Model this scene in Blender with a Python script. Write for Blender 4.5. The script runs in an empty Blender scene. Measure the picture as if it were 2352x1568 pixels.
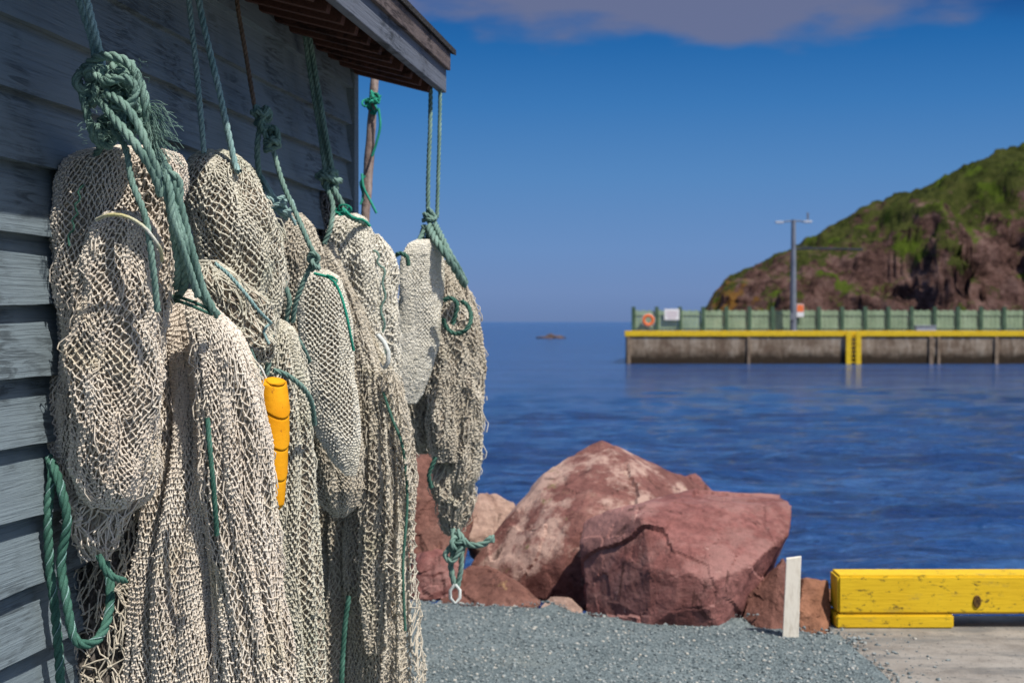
import bpy, bmesh, math, random
import numpy as np
from mathutils import Vector, Matrix, noise as mn

S = bpy.context.scene
COL = S.collection
FP = 3267.0; CX = 1176.0; HY = 738.0; CH = 1.6
def P(px, py, d):  # px, py are image pixels, d is an assumed depth in metres
    """image pixel coordinates at an assumed depth -> world metres (x right, y away, z up)"""
    return (( px-CX)/FP*d, d, CH+(HY-py)/FP*d)

# ------------------------------------------------------------ object helpers
def new_obj(name, mesh, mat=None, parent=None):
    o = bpy.data.objects.new(name, mesh); COL.objects.link(o)
    if mat is not None: mesh.materials.append(mat)
    if parent is not None:
        o.parent = parent
        if not parent.get("localframe"):
            o.matrix_parent_inverse = Matrix.Translation(-Vector(parent.location))
    return o
def empty(name, loc, label=None, category=None, group=None):
    o = bpy.data.objects.new(name, None); COL.objects.link(o); o.location = loc
    o.empty_display_size = 0.1
    if label: o["label"] = label
    if category: o["category"] = category
    if group: o["group"] = group
    return o
def tag(o, label, category, group=None):
    o["label"] = label; o["category"] = category
    if group: o["group"] = group
    return o
def np_mesh(name, verts, quads, smooth=True):
    me = bpy.data.meshes.new(name)
    verts = np.asarray(verts, dtype=np.float32); quads = np.asarray(quads, dtype=np.int32)
    nq = len(quads)
    me.vertices.add(len(verts)); me.vertices.foreach_set("co", verts.ravel())
    me.loops.add(nq*4); me.loops.foreach_set("vertex_index", quads.ravel())
    me.polygons.add(nq); me.polygons.foreach_set("loop_start", np.arange(0, nq*4, 4, dtype=np.int32))
    me.polygons.foreach_set("use_smooth", np.full(nq, smooth, dtype=bool))
    me.update(calc_edges=True); me.validate()
    return me
def recenter(o):
    me = o.data; n = len(me.vertices)
    co = np.empty(n*3, dtype=np.float32); me.vertices.foreach_get("co", co); co = co.reshape(-1,3)
    c = (co.min(0)+co.max(0))/2; c[2] = co[:,2].min()
    me.vertices.foreach_set("co", (co-c).ravel()); me.update(); o.location = Vector([float(v) for v in c])
    return o
def box_bm(bm, lo, hi, bevel=0.0, rot=None):
    r = bmesh.ops.create_cube(bm, size=1.0)
    vs = r['verts']
    lo = Vector(lo); hi = Vector(hi); c = (lo+hi)/2; s = hi-lo
    for v in vs: v.co = Vector((v.co.x*s.x, v.co.y*s.y, v.co.z*s.z))
    if rot is not None:
        for v in vs: v.co = rot @ v.co
    for v in vs: v.co += c
    if bevel > 0:
        es = list({e for v in vs for e in v.link_edges})
        bmesh.ops.bevel(bm, geom=es, offset=bevel, segments=2, affect='EDGES', profile=0.6)
def boxes(name, lst, mat, parent=None, bevel=0.0):
    bm = bmesh.new()
    for b in lst:
        box_bm(bm, b[0], b[1], bevel, b[2] if len(b) > 2 else None)
    me = bpy.data.meshes.new(name); bm.to_mesh(me); bm.free()
    return new_obj(name, me, mat, parent)
def prism(name, poly, z0, z1, mat, parent=None, bevel=0.0):
    bm = bmesh.new()
    vt = [bm.verts.new((x,y,z1)) for x,y in poly]; vb = [bm.verts.new((x,y,z0)) for x,y in poly]
    bm.faces.new(vt); bm.faces.new(vb[::-1])
    n=len(poly)
    for k in range(n): q=(k+1)%n; bm.faces.new([vt[k],vt[q],vb[q],vb[k]])
    bmesh.ops.recalc_face_normals(bm, faces=bm.faces)
    if bevel>0: bmesh.ops.bevel(bm, geom=bm.edges[:], offset=bevel, segments=2, affect='EDGES')
    me = bpy.data.meshes.new(name); bm.to_mesh(me); bm.free()
    return new_obj(name, me, mat, parent)

# ------------------------------------------------------------ materials
def srgb(r,g,b):
    f = lambda c: ((c/255)/12.92 if c/255 <= .04045 else ((c/255+.055)/1.055)**2.4)
    return (f(r),f(g),f(b),1)
def lin(r,g,b): return (r,g,b,1)
class M:
    def __init__(s, name, rough=0.7, spec=0.3):
        s.m = bpy.data.materials.new(name); s.m.use_nodes = True
        s.nt = s.m.node_tree; s.b = s.nt.nodes["Principled BSDF"]
        s.b.inputs["Roughness"].default_value = rough
        s.b.inputs["Specular IOR Level"].default_value = spec
        s.tc = s.nt.nodes.new("ShaderNodeTexCoord")
    def n(s, t, **kw):
        x = s.nt.nodes.new(t)
        for k, v in kw.items():
            if k in x.inputs: x.inputs[k].default_value = v
            else: setattr(x, k, v)
        return x
    def l(s, a, b): s.nt.links.new(a, b)
    def coords(s, scale=(1,1,1), rot=(0,0,0), src="Object"):
        mp = s.n("ShaderNodeMapping"); mp.inputs["Scale"].default_value = scale; mp.inputs["Rotation"].default_value = rot
        s.l(s.tc.outputs[src], mp.inputs["Vector"]); return mp.outputs[0]
    def noise(s, scale, detail=4, rough=.55, vec=None, dist=0):
        x = s.n("ShaderNodeTexNoise"); x.inputs["Scale"].default_value = scale
        x.inputs["Detail"].default_value = detail; x.inputs["Roughness"].default_value = rough
        x.inputs["Distortion"].default_value = dist
        s.l(vec if vec is not None else s.tc.outputs["Object"], x.inputs["Vector"]); return x.outputs["Fac"]
    def ramp(s, fac, stops):
        r = s.n("ShaderNodeValToRGB"); cr = r.color_ramp
        while len(cr.elements) < len(stops): cr.elements.new(0.5)
        for e, (p, c) in zip(cr.elements, stops): e.position = p; e.color = c
        s.l(fac, r.inputs[0]); return r.outputs[0]
    def mask(s, fac, a, b):
        r = s.n("ShaderNodeMapRange"); r.inputs[1].default_value = a; r.inputs[2].default_value = b
        r.interpolation_type = 'SMOOTHSTEP'
        s.l(fac, r.inputs[0]); return r.outputs[0]
    def mix(s, fac, a, b, mode='MIX'):
        x = s.n("ShaderNodeMixRGB", blend_type=mode)
        for i, v in zip((0,1,2), (fac,a,b)):
            if hasattr(v, "is_linked") or hasattr(v, "links"): s.l(v, x.inputs[i])
            else: x.inputs[i].default_value = v
        return x.outputs[0]
    def math(s, op, a, b=None):
        x = s.n("ShaderNodeMath", operation=op)
        for i, v in enumerate((a,b)):
            if v is None: continue
            if hasattr(v, "links"): s.l(v, x.inputs[i])
            else: x.inputs[i].default_value = v
        return x.outputs[0]
    def color(s, c):
        if hasattr(c, "links"): s.l(c, s.b.inputs["Base Color"])
        else: s.b.inputs["Base Color"].default_value = c
    def bump(s, h, strength=.5, dist=.01, prev=None):
        x = s.n("ShaderNodeBump"); x.inputs["Strength"].default_value = strength; x.inputs["Distance"].default_value = dist
        s.l(h, x.inputs["Height"])
        if prev is not None: s.l(prev, x.inputs["Normal"])
        s.l(x.outputs[0], s.b.inputs["Normal"]); return x.outputs[0]

def twine_mat(name, c1, c2, dirt=None):
    m = M(name, .85, .15)
    a = m.ramp(m.noise(7, 3), [(.3, c1), (.7, c2)])
    sp = m.ramp(m.noise(260, 2), [(.3, lin(.78,.75,.71)), (.55, lin(1,1,1))])
    c = m.mix(.8, a, sp, 'MULTIPLY')
    if dirt: c = m.mix(m.math('MULTIPLY', m.mask(m.noise(5, 4), .57, .72), .5), c, dirt)
    m.color(c); m.bump(m.noise(700, 2), .6, .001)
    return m.m
tw_beige = twine_mat("beige_net_twine", lin(.69,.60,.50), lin(.83,.76,.66), lin(.60,.52,.34))
tw_brown = twine_mat("weathered_net_twine", lin(.52,.46,.365), lin(.70,.64,.53), lin(.46,.42,.27))
tw_pale = twine_mat("bleached_net_twine", lin(.75,.71,.60), lin(.87,.83,.73))
tw_green = twine_mat("greenish_net_twine", lin(.58,.55,.44), lin(.75,.71,.60), lin(.42,.46,.36))
tw_dark = twine_mat("dark_net_twine", lin(.16,.15,.14), lin(.26,.25,.23))
def core_mat(name, c1, c2):  # inner netting: shade between the strands put into its darker colour
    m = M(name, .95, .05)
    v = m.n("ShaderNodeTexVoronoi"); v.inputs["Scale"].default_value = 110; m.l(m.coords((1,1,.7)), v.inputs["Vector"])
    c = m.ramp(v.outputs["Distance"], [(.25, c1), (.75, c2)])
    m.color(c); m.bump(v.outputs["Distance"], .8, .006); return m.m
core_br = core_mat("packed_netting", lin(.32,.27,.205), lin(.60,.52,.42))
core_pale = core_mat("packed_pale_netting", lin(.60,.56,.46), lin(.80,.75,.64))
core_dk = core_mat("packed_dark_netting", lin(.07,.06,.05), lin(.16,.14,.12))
def rope_mat(name, c1, c2):
    m = M(name, .75, .2)
    a = m.ramp(m.noise(16, 3), [(.3, c1), (.7, c2)])
    f = m.ramp(m.noise(380, 2), [(.35, lin(.6,.6,.6)), (.6, lin(1.1,1.1,1.1))])
    m.color(m.mix(.8, a, f, 'MULTIPLY')); m.bump(m.noise(600, 2), .6, .001); return m.m
rp_green = rope_mat("faded_green_rope", lin(.12,.215,.18), lin(.25,.375,.315))
rp_dk = rope_mat("dark_green_rope", lin(.035,.105,.078), lin(.09,.215,.16))
rp_teal = rope_mat("pale_teal_rope", lin(.19,.33,.32), lin(.36,.51,.49))
rp_bright = rope_mat("bright_green_twine", lin(.015,.25,.16), lin(.05,.42,.29))
rp_brown = rope_mat("brown_cord", lin(.13,.09,.065), lin(.24,.17,.12))
rp_white = rope_mat("white_cord", lin(.55,.6,.58), lin(.78,.8,.75))
rp_yel = rope_mat("yellow_fleck_cord", lin(.55,.5,.25), lin(.7,.7,.62))

def wood_paint(name, light, dark, grain_axis=(.7, 30, 34), wear=.5, blot_amt=.8):
    m = M(name, .75, .2)
    v = m.coords(grain_axis)
    g = m.noise(4.5, 6, .65, v, .8)
    big = m.noise(2.3, 4, .6)
    c = m.ramp(g, [(.25, dark), (.47, light), (.8, tuple(x*1.12 for x in light[:3])+(1,))])
    blot = m.math('MULTIPLY', m.math('MULTIPLY', m.mask(big, wear, wear+.12), m.mask(m.noise(2.2, 6, .7, m.coords((2,4,18)), 2), .42, .60)), blot_amt)
    c = m.mix(blot, c, tuple(x*.45 for x in dark[:3])+(1,))
    m.color(c); b = m.bump(g, .6, .007); m.bump(m.noise(90, 3), .3, .002, b)
    return m.m
siding = wood_paint("weathered_blue_grey_siding", lin(.185,.230,.255), lin(.105,.130,.146), wear=.48, blot_amt=.75)
fascia_lo = wood_paint("grey_painted_fascia", lin(.15,.165,.20), lin(.07,.078,.09))
fascia_hi = wood_paint("bare_grey_wood", lin(.15,.118,.11), lin(.05,.038,.036), wear=.43)
rafter_m = wood_paint("red_brown_rafter_wood", lin(.10,.045,.032), lin(.035,.016,.012))
m = M("asphalt_shingle", .95); m.color(m.ramp(m.noise(120, 3), [(.3, lin(.012,.011,.011)), (.7, lin(.05,.045,.042))])); m.bump(m.noise(60,4), .8, .01); shingle = m.m

# ------------------------------------------------------------ tubes / ropes / nets
def tubes(pts, rad, sides=4, rng=None):
    n, k, _ = pts.shape
    d = pts[:,-1]-pts[:,0]; d /= (np.linalg.norm(d,axis=1,keepdims=True)+1e-9)
    ref = np.tile(np.array([0.13,1.0,0.21]), (n,1))
    p1 = np.cross(d, ref); p1 /= (np.linalg.norm(p1,axis=1,keepdims=True)+1e-9)
    p2 = np.cross(d, p1)
    rad = np.broadcast_to(np.asarray(rad, dtype=float), (n,))
    a = np.arange(sides)*2*np.pi/sides
    ring = (np.cos(a)[None,:,None]*p1[:,None,:]+np.sin(a)[None,:,None]*p2[:,None,:])*rad[:,None,None]
    V = pts[:,:,None,:]+ring[:,None,:,:]
    V = V.reshape(-1,3)
    base = (np.arange(n)*k*sides)[:,None,None]
    seg = (np.arange(k-1)*sides)[None,:,None]
    s0 = np.arange(sides)[None,None,:]; s1 = (s0+1)%sides
    Q = np.stack([base+seg+s0, base+seg+s1, base+seg+sides+s1, base+seg+sides+s0], axis=-1).reshape(-1,4)
    return V, Q
class Acc:
    def __init__(s): s.V=[]; s.Q=[]; s.n=0; s.groups=[]
    def start(s): s.groups.append(len(s.V))
    def add(s, V, Q):
        s.V.append(V); s.Q.append(np.asarray(Q)); s.n += len(V)
    def _mk(s, name, i0, i1, mat, parent):
        V=[];Q=[];n=0
        for v,q in zip(s.V[i0:i1], s.Q[i0:i1]): V.append(v); Q.append(q+n); n+=len(v)
        return new_obj(name, np_mesh(name, np.concatenate(V), np.concatenate(Q)), mat, parent)
    def obj(s, name, mat, parent, split=False):
        if not split or len(s.groups)<2: return s._mk(name,0,len(s.V),mat,parent)
        g = s.groups+[len(s.V)]
        for a,b in zip(g[:-1],g[1:]): o=s._mk(name,a,b,mat,parent)
        return o

def catmull(ctrl, step):
    c = np.array(ctrl, dtype=float)
    if len(c) == 2: c = np.array([c[0], (c[0]*2+c[1])/3, (c[0]+2*c[1])/3, c[1]])
    c = np.vstack([2*c[0]-c[1], c, 2*c[-1]-c[-2]])
    out = []
    for i in range(1, len(c)-2):
        p0,p1,p2,p3 = c[i-1:i+3]
        t = np.linspace(0,1,24,endpoint=False)[:,None]
        out.append(0.5*((2*p1)+(-p0+p2)*t+(2*p0-5*p1+4*p2-p3)*t*t+(-p0+3*p1-3*p2+p3)*t**3))
    out = np.vstack(out+[c[-2][None]])
    L = np.concatenate([[0], np.cumsum(np.linalg.norm(np.diff(out,axis=0),axis=1))])
    n = max(4, int(L[-1]/step)+1)
    s = np.linspace(0, L[-1], n)
    return np.stack([np.interp(s, L, out[:,j]) for j in range(3)], 1), s
def sweep(path):
    n = len(path); T = np.gradient(path, axis=0); T /= (np.linalg.norm(T,axis=1,keepdims=True)+1e-9)
    N = np.zeros_like(T); v = np.cross(T[0], [0.3,1,0.1]); N[0] = v/np.linalg.norm(v)
    for i in range(1,n):
        v = N[i-1]-T[i]*np.dot(N[i-1],T[i]); N[i] = v/(np.linalg.norm(v)+1e-9)
    B = np.cross(T,N)
    return T,N,B
def ring_tube(path, rad, sides=6):
    T,N,B = sweep(path); n=len(path)
    a = np.arange(sides)*2*np.pi/sides
    rad = np.asarray(rad,dtype=float)
    if rad.ndim==2: R = rad[:,:,None]
    else: R = np.broadcast_to(rad,(n,))[:,None,None]
    V = path[:,None,:]+R*(np.cos(a)[None,:,None]*N[:,None,:]+np.sin(a)[None,:,None]*B[:,None,:])
    i = (np.arange(n-1)*sides)[:,None]; s0=np.arange(sides)[None,:]; s1=(s0+1)%sides
    Q = np.stack([i+s0,i+s1,i+sides+s1,i+sides+s0],-1).reshape(-1,4)
    return V.reshape(-1,3), Q
def rope(acc, ctrl, r, pitch=None, strands=3, start=True):
    if start: acc.start()
    pitch = pitch or r*7.5
    path, s = catmull(ctrl, pitch/9)
    T,N,B = sweep(path)
    for k in range(strands):
        a = s/pitch*2*np.pi + k*2*np.pi/strands
        sp = path + r*0.52*(np.cos(a)[:,None]*N+np.sin(a)[:,None]*B)
        acc.add(*ring_tube(sp, r*0.56, 6))
def cord(acc, ctrl, r, start=True):
    if start: acc.start()
    path, s = catmull(ctrl, r*4); acc.add(*ring_tube(path, r, 6))
def PP(lst, d=None):
    return [P(*p) if len(p)==3 else P(p[0],p[1],d) for p in lst]
def knot(acc, c, rad, r, seed, loops=3, tang=1):
    rng = np.random.RandomState(seed)
    acc.start()
    for k in range(loops):
        p,q = [(2,3),(3,2),(2,3),(1,3)][rng.randint(4)]
        t = np.linspace(0, 2*np.pi, 30)
        R = 0.68+0.32*np.cos(q*t)
        X = np.stack([R*np.cos(p*t), R*np.sin(p*t), 0.55*np.sin(q*t)],1)
        A = np.linalg.qr(rng.randn(3,3))[0]
        X = X@A.T
        X *= np.array(rad)*rng.uniform(.75,1.05)
        rope(acc, X+np.array(c)+rng.randn(3)*np.array(rad)*.12, r*rng.uniform(.85,1.1), start=False)
    for k in range(tang):
        X = rng.randn(12,3); X/=np.linalg.norm(X,axis=1,keepdims=True); X*=rng.uniform(.55,1.0,(12,1))*np.array(rad)
        X = X[np.argsort(X[:,2]+rng.randn(12)*rad[2]*.8)]
        rope(acc, X+np.array(c), r, start=False)

def smooth1(a, it=3):
    a = a.copy()
    for _ in range(it):
        b = a.copy(); b[1:-1] = .25*a[:-2]+.5*a[1:-1]+.25*a[2:]; a = b
    return a
class Surf:
    def __init__(s, rows, D, thick=.8, pleats=None, lump=.05, seed=0, wrink=.02, flat=False):
        rng = np.random.RandomState(seed)
        r = np.array(rows, dtype=float)
        yy = np.linspace(r[0,0], r[-1,0], 200)
        xl = smooth1(np.interp(yy, r[:,0], r[:,1]),6); xr = smooth1(np.interp(yy, r[:,0], r[:,2]),6)
        a = (xr-xl)/2/FP*D; c = ((xl+xr)/2-CX)/FP*D; z = CH+(HY-yy)/FP*D
        ds = np.sqrt(np.diff(z)**2+np.diff(a)**2)
        L = np.concatenate([[0],np.cumsum(ds)]); s.len = L[-1]; s.vv = L/L[-1]
        s.a=a; s.c=c; s.z=z; s.D=D; s.thick=thick; s.amax=a.max(); s.flat=flat
        s.pl = [(k, amp, rng.rand()*6.28, rng.randn(3)*.35) for k,amp in (pleats or [])]
        s.lm = [(rng.randint(1,4), rng.uniform(1,5), rng.rand()*6.28, rng.rand()) for _ in range(6)]
        s.wr = [(rng.randint(2,7), rng.uniform(12,45)*rng.choice([-1,1]), rng.rand()*6.28, wrink*rng.uniform(.4,1)) for _ in range(5)]
        s.lump = lump
        s.per = np.pi*s.amax*(1+thick)*.95*(1+1.2*sum(p[1] for p in s.pl))
        if flat: s.per = 2*s.amax*1.3
    def pos(s, u, v, off=0.0):
        v = np.clip(v,0,1)
        a = np.interp(v,s.vv,s.a); c=np.interp(v,s.vv,s.c); z=np.interp(v,s.vv,s.z)
        g = np.zeros_like(u)
        for k,amp,ph,w in s.pl:
            wob = w[0]*3*np.sin(3.1*v+ph)+w[1]*2*np.sin(7.3*v+ph*2)+w[2]*np.sin(15*v)
            am = amp*(.7+.5*np.sin(2*np.pi*u*2+ph*3+v*4))
            g = g+am*(np.abs(np.sin(np.pi*k*u+ph+wob))**.8-.66)*np.minimum(1.35, .35+v*2.6)
        for k,f,ph,w in s.lm:
            g = g+s.lump*w*np.cos(2*np.pi*k*u+f*v*3+ph)
        for k,f,ph,w in s.wr:
            g = g+w*np.cos(2*np.pi*k*u+f*v+ph)
        if s.flat:
            x = c+a*(2*u-1)*(1+.05*np.sin(v*20)+.04*np.sin(v*47)); y = s.D+ (.03*np.sin(u*19+v*5)+.02*np.sin(u*7-v*9)+g*.1)+off
            return np.stack([x,y,z],-1)
        m = (1+g)
        th = 2*np.pi*u
        x = c+(a*m+off)*np.cos(th); y = s.D-(a*s.thick*m*np.clip(a/s.amax+.25,0,1)+off)*np.sin(th)
        return np.stack([x,y,z],-1)
def net(acc, sf, cell=.0145, row=.0115, r=.0021, off=0.0, jit=.08, seed=0, sides=4, knots=True, sag=.06, drift=1.0):
    rng = np.random.RandomState(seed+77)
    nu = max(10, int(sf.per/cell)); nv = max(6, int(sf.len/row))
    J, I = np.meshgrid(np.arange(nv), np.arange(nu), indexing='ij')
    u = (I+.5*(J%2))/nu; v = J/(nv-1.0)
    ua=2*np.pi*I/nu
    bun = 1.1*np.sin(ua*4+v*7+seed)+.8*np.sin(ua*7-v*11+seed*2)+.5*np.sin(ua*3+v*23+seed*3)
    u = u + drift*bun*.6/nu + rng.randn(nv,nu)*jit/nu
    v = v + (rng.randn(nv,nu)*jit*.7 + drift*(1.6*np.sin(ua*4+v*9+seed)+ .6*np.sin(ua*7-v*17+seed*2)))/nv
    if sf.flat: u = np.clip(u,0,1)
    o = off + rng.randn(nv,nu)*.0007
    X = sf.pos(u, v, o)
    Iu = (I+1)%nu; Id=(I-1)%nu
    a = X[:-1]; b = X[1:]
    nb = np.where((J[:-1]%2)==0, Id[:-1], Iu[:-1])
    c = X[1:][np.arange(nv-1)[:,None], nb]
    A = np.concatenate([a.reshape(-1,3), a.reshape(-1,3)]); B = np.concatenate([b.reshape(-1,3), c.reshape(-1,3)])
    if sf.flat:
        ok = np.abs(A[:,0]-B[:,0]) < sf.amax*.5; A=A[ok]; B=B[ok]
    L = np.linalg.norm(B-A,axis=1,keepdims=True)
    Mid = (A+B)/2 + rng.randn(*A.shape)*L*sag*np.array([1,.5,.8])
    acc.add(*tubes(np.stack([A,Mid,B],1), r*rng.uniform(.88,1.12,len(A)), sides))
    if knots:
        K = X.reshape(-1,3); n=len(K)
        kk = rng.uniform(.8,1.1,(n,1))
        d = np.array([[1.0,0,.25]])+rng.randn(n,3)*.25; d/=np.linalg.norm(d,axis=1,keepdims=True)
        acc.add(*tubes(np.stack([K-d*r*1.7*kk+[0,-r*.5,0], K+[0,-r*.9,0], K+d*r*1.7*kk+[0,-r*.5,0]],1), r*1.6, 5))
def loose(acc, sf, n, r=.0016, size=.038, seed=0):
    rng = np.random.RandomState(seed+5)
    u0 = rng.rand(n); v0 = rng.uniform(.06,.97,n)
    du = rng.uniform(-.03,.03,n); dv = rng.uniform(.2,1.3,n)*size/sf.len*1.5
    A = sf.pos(u0,v0,.0); B = sf.pos(u0+du,v0+dv,.0)
    M1 = sf.pos(u0+du*.3,v0+dv*.5, rng.uniform(.2,1,n)*size*.38)+rng.randn(n,3)*.004
    M2 = sf.pos(u0+du*.8,v0+dv*.9, rng.uniform(.2,1,n)*size*.33)+rng.randn(n,3)*.004
    acc.add(*tubes(np.stack([A,(A+M1*2)/3,M1,(M1+M2)/2,M2,(M2+B)/2,B],1), r, 5))
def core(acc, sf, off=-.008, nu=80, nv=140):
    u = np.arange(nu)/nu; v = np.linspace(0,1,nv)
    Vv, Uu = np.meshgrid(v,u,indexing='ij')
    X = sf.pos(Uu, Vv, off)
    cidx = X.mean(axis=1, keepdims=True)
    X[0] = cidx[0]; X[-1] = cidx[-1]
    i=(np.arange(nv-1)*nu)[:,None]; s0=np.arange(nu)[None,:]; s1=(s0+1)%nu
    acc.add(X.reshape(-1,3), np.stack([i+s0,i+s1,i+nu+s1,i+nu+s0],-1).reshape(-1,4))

G_NET = "fishing nets hung along the shed wall"
def bundle(label, loc):
    return empty("fishing_net", loc, label, "fishing net", G_NET)
def make_net(par, specs, mat, cmat, name="netting"):
    a = Acc(); c = Acc(); hc=False
    for i,(sf,kw) in enumerate(specs):
        kw = dict(kw); inner = kw.pop('inner', True); cr = kw.pop('core', True); nl = kw.pop('loose', 60)
        net(a, sf, seed=i*13+int(sf.D*100), **kw)
        if nl: loose(a, sf, int(nl*1.6), kw.get('r',.002)*.85, seed=i)
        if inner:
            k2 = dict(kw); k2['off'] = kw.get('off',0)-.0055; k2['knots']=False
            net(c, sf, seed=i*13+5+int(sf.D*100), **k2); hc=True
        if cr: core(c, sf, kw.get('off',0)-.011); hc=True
    a.obj(name, mat, par)
    if hc: c.obj("packed_netting", cmat, par)

# ---- bundle A : big bag on the double rope
bA = bundle("big beige knotted net bag hung on a double teal rope", P(255,1200,3.2))
A1 = Surf([(338,250,325),(348,185,392),(372,152,414),(420,140,420),(520,130,408),(600,124,396),(700,120,386),(800,118,374),(900,117,364),(1000,121,356),(1080,128,350),(1130,144,340),(1160,168,322),(1180,200,290),(1186,225,250)],
          3.24, .74, [(7,.16),(3,.13)], .07, 1, .026)
A2 = Surf([(488,250,318),(498,222,345),(525,204,360),(600,188,364),(700,172,366),(850,158,362),(1000,158,350),(1080,168,338),(1140,192,318),(1165,215,290)],
          3.12, .6, [(5,.14),(9,.10)], .07, 2, .030)
A3 = Surf([(1100,190,320),(1160,162,305),(1210,160,275),(1255,175,262),(1284,200,235)], 3.17,.6,[(6,.25)],.10,3,.05)
A4 = Surf([(352,325,385),(375,312,408),(430,312,416),(520,330,412),(600,348,402),(680,352,392),(760,350,378),(800,352,368)], 3.17,.8,[(5,.18)],.08,4,.03)
make_net(bA, [(A1,dict(cell=.0130,row=.0100,r=.00180)),(A2,dict(cell=.0127,row=.0098,r=.00185,loose=80)),(A3,dict(cell=.017,row=.014,r=.0020,loose=60,jit=.2)),(A4,dict(cell=.0130,row=.0100,r=.00180))], tw_beige, core_br)
a = Acc()
rope(a, PP([(165,-60,3.1),(190,20,3.12),(212,90,3.12),(222,140,3.12),(228,190,3.12)]), .0080)
rope(a, PP([(190,-60,3.1),(207,20,3.1),(225,90,3.1),(236,140,3.12),(245,190,3.12)]), .0080)
a.obj("hanging_rope", rp_teal, bA, True)
a = Acc()
a.start()
knot(a, P(222,195,3.09), (.040,.04,.050), .0092, 3, 1, 1)
knot(a, P(280,190,3.08), (.050,.045,.055), .010, 5, 1, 2)
knot(a, P(290,260,3.07), (.045,.04,.055), .0095, 15, 1, 2)
knot(a, P(238,290,3.10), (.032,.03,.040), .008, 8, 1, 1)
R_=lambda l,r: rope(a, PP(l), r, start=False)
R_([(195,160,3.1),(225,135,3.06),(262,132,3.04),(300,150,3.03),(325,195,3.02),(338,250,3.02),(345,330,3.03),(362,400,3.04)],.0105)
R_([(185,190,3.1),(198,245,3.07),(212,300,3.07),(225,328,3.08),(255,335,3.1),(270,300,3.1)],.009)
R_([(262,300,3.07),(290,340,3.02),(305,420,3.0),(335,500,2.99),(350,600,3.0),(362,715,3.03)],.0072)
R_([(240,330,3.12),(225,350,3.15),(215,375,3.2)],.008)
R_([(230,230,3.04),(262,270,3.01),(310,330,2.99),(350,390,3.01),(372,450,3.03)],.010)
R_([(245,215,3.03),(285,240,3.0),(320,290,3.0),(345,350,3.0),(370,410,3.02)],.0095)
R_([(215,170,3.05),(250,190,3.02),(290,180,3.01),(315,205,3.01),(300,240,3.01),(262,250,3.02)],.0092)
rng = np.random.RandomState(44)
for i in range(260):
    x0=rng.uniform(190,345); y0=rng.uniform(140,330); ww=rng.uniform(-14,14); hh=rng.uniform(-16,10)
    cord(a, PP([(x0,y0,3.02),(x0+ww*.6,y0+hh*.4,3.005),(x0+ww,y0+hh,3.0)]), .0005, start=False)
a.groups=[]
a.obj("rope_knot", rp_green, bA)
a = Acc()
rng = np.random.RandomState(4)
for i in range(170):
    x0 = 332+rng.rand()*25; y0=235+rng.rand()*110
    dx = 12+rng.rand()**1.5*58; dy = 5+rng.rand()*50
    cord(a, PP([(x0,y0,3.03),(x0+dx*.5,y0+dy*.25+rng.randn()*4,3.01),(x0+dx,y0+dy+rng.randn()*8,3.01+rng.randn()*.015)]), .00055)
a.obj("frayed_rope_end", rp_green, bA)
a = Acc()
cord(a, PP([(222,505,3.01),(250,494,2.98),(290,497,2.975),(330,520,2.98),(355,550,2.99),(370,575,3.01),(372,600,3.04)]), .0038)
a.obj("drawstring", rp_yel, bA)
a = Acc()
cord(a, PP([(195,425,3.08),(180,440,3.075),(186,458,3.075),(172,472,3.075),(180,492,3.08),(166,505,3.08),(172,525,3.08),(158,540,3.09),(160,565,3.09)]), .0026)
a.obj("mending_twine", rp_dk, bA)

# ---- bundle C : long pleated drape lashed to the knot
bC = bundle("long pleated beige net gathered under a green rope braid", P(470,1850,3.35))
C1 = Surf([(668,392,440),(682,378,468),(712,366,502),(760,352,545),(850,345,582),(1000,338,610),(1160,328,628),(1300,302,640),(1450,288,648),(1568,285,655),(1850,280,662)],
          3.39, .68, [(13,.24),(7,.20),(23,.05)], .04, 11, .018)
C2 = Surf([(690,430,480),(720,428,508),(780,440,556),(860,448,588),(1000,458,611),(1100,455,622),(1200,468,632),(1350,490,643),(1568,498,655),(1850,505,662)],
          3.27, .60, [(11,.24),(5,.20)], .06, 12, .024)
make_net(bC, [(C1,dict(cell=.0110,row=.0145,r=.0018,jit=.10,loose=130)),(C2,dict(cell=.0110,row=.0145,r=.0018,jit=.10,loose=130))], tw_beige, core_br)
a = Acc()
rope(a, PP([(335,320,3.05),(370,400,3.04),(400,480,3.06),(425,560,3.08),(440,640,3.14),(480,700,3.18),(500,725,3.2)]), .0095)
rope(a, PP([(350,330,3.05),(378,420,3.03),(402,500,3.05),(420,580,3.08),(425,650,3.14),(400,690,3.2)]), .0095)
rope(a, PP([(365,350,3.06),(400,420,3.06),(425,510,3.08),(445,590,3.1),(465,660,3.13),(492,715,3.14)]), .009)
rope(a, PP([(340,300,3.06),(355,380,3.03),(385,450,3.03),(400,540,3.06),(410,610,3.1),(405,660,3.16)]), .009)
rope(a, PP([(370,370,3.03),(392,440,3.02),(396,500,3.02),(415,560,3.05),(432,610,3.08),(455,680,3.12)]), .0085)
rope(a, PP([(385,395,3.05),(412,415,3.06),(412,470,3.07),(395,500,3.06)]), .008)
a.obj("rope_braid", rp_green, bC, True)
a = Acc()
rope(a, PP([(476,960,3.14),(482,1040,3.13),(490,1130,3.13),(497,1230,3.15)]), .0060)
cord(a, PP([(380,690,3.24),(395,680,3.2),(430,688,3.14),(470,705,3.14),(482,714,3.16)]), .004)
cord(a, PP([(378,700,3.24),(395,690,3.2),(430,698,3.13),(470,715,3.13),(486,722,3.16)]), .004)
a.obj("lacing_rope", rp_dk, bC, True)

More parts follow.
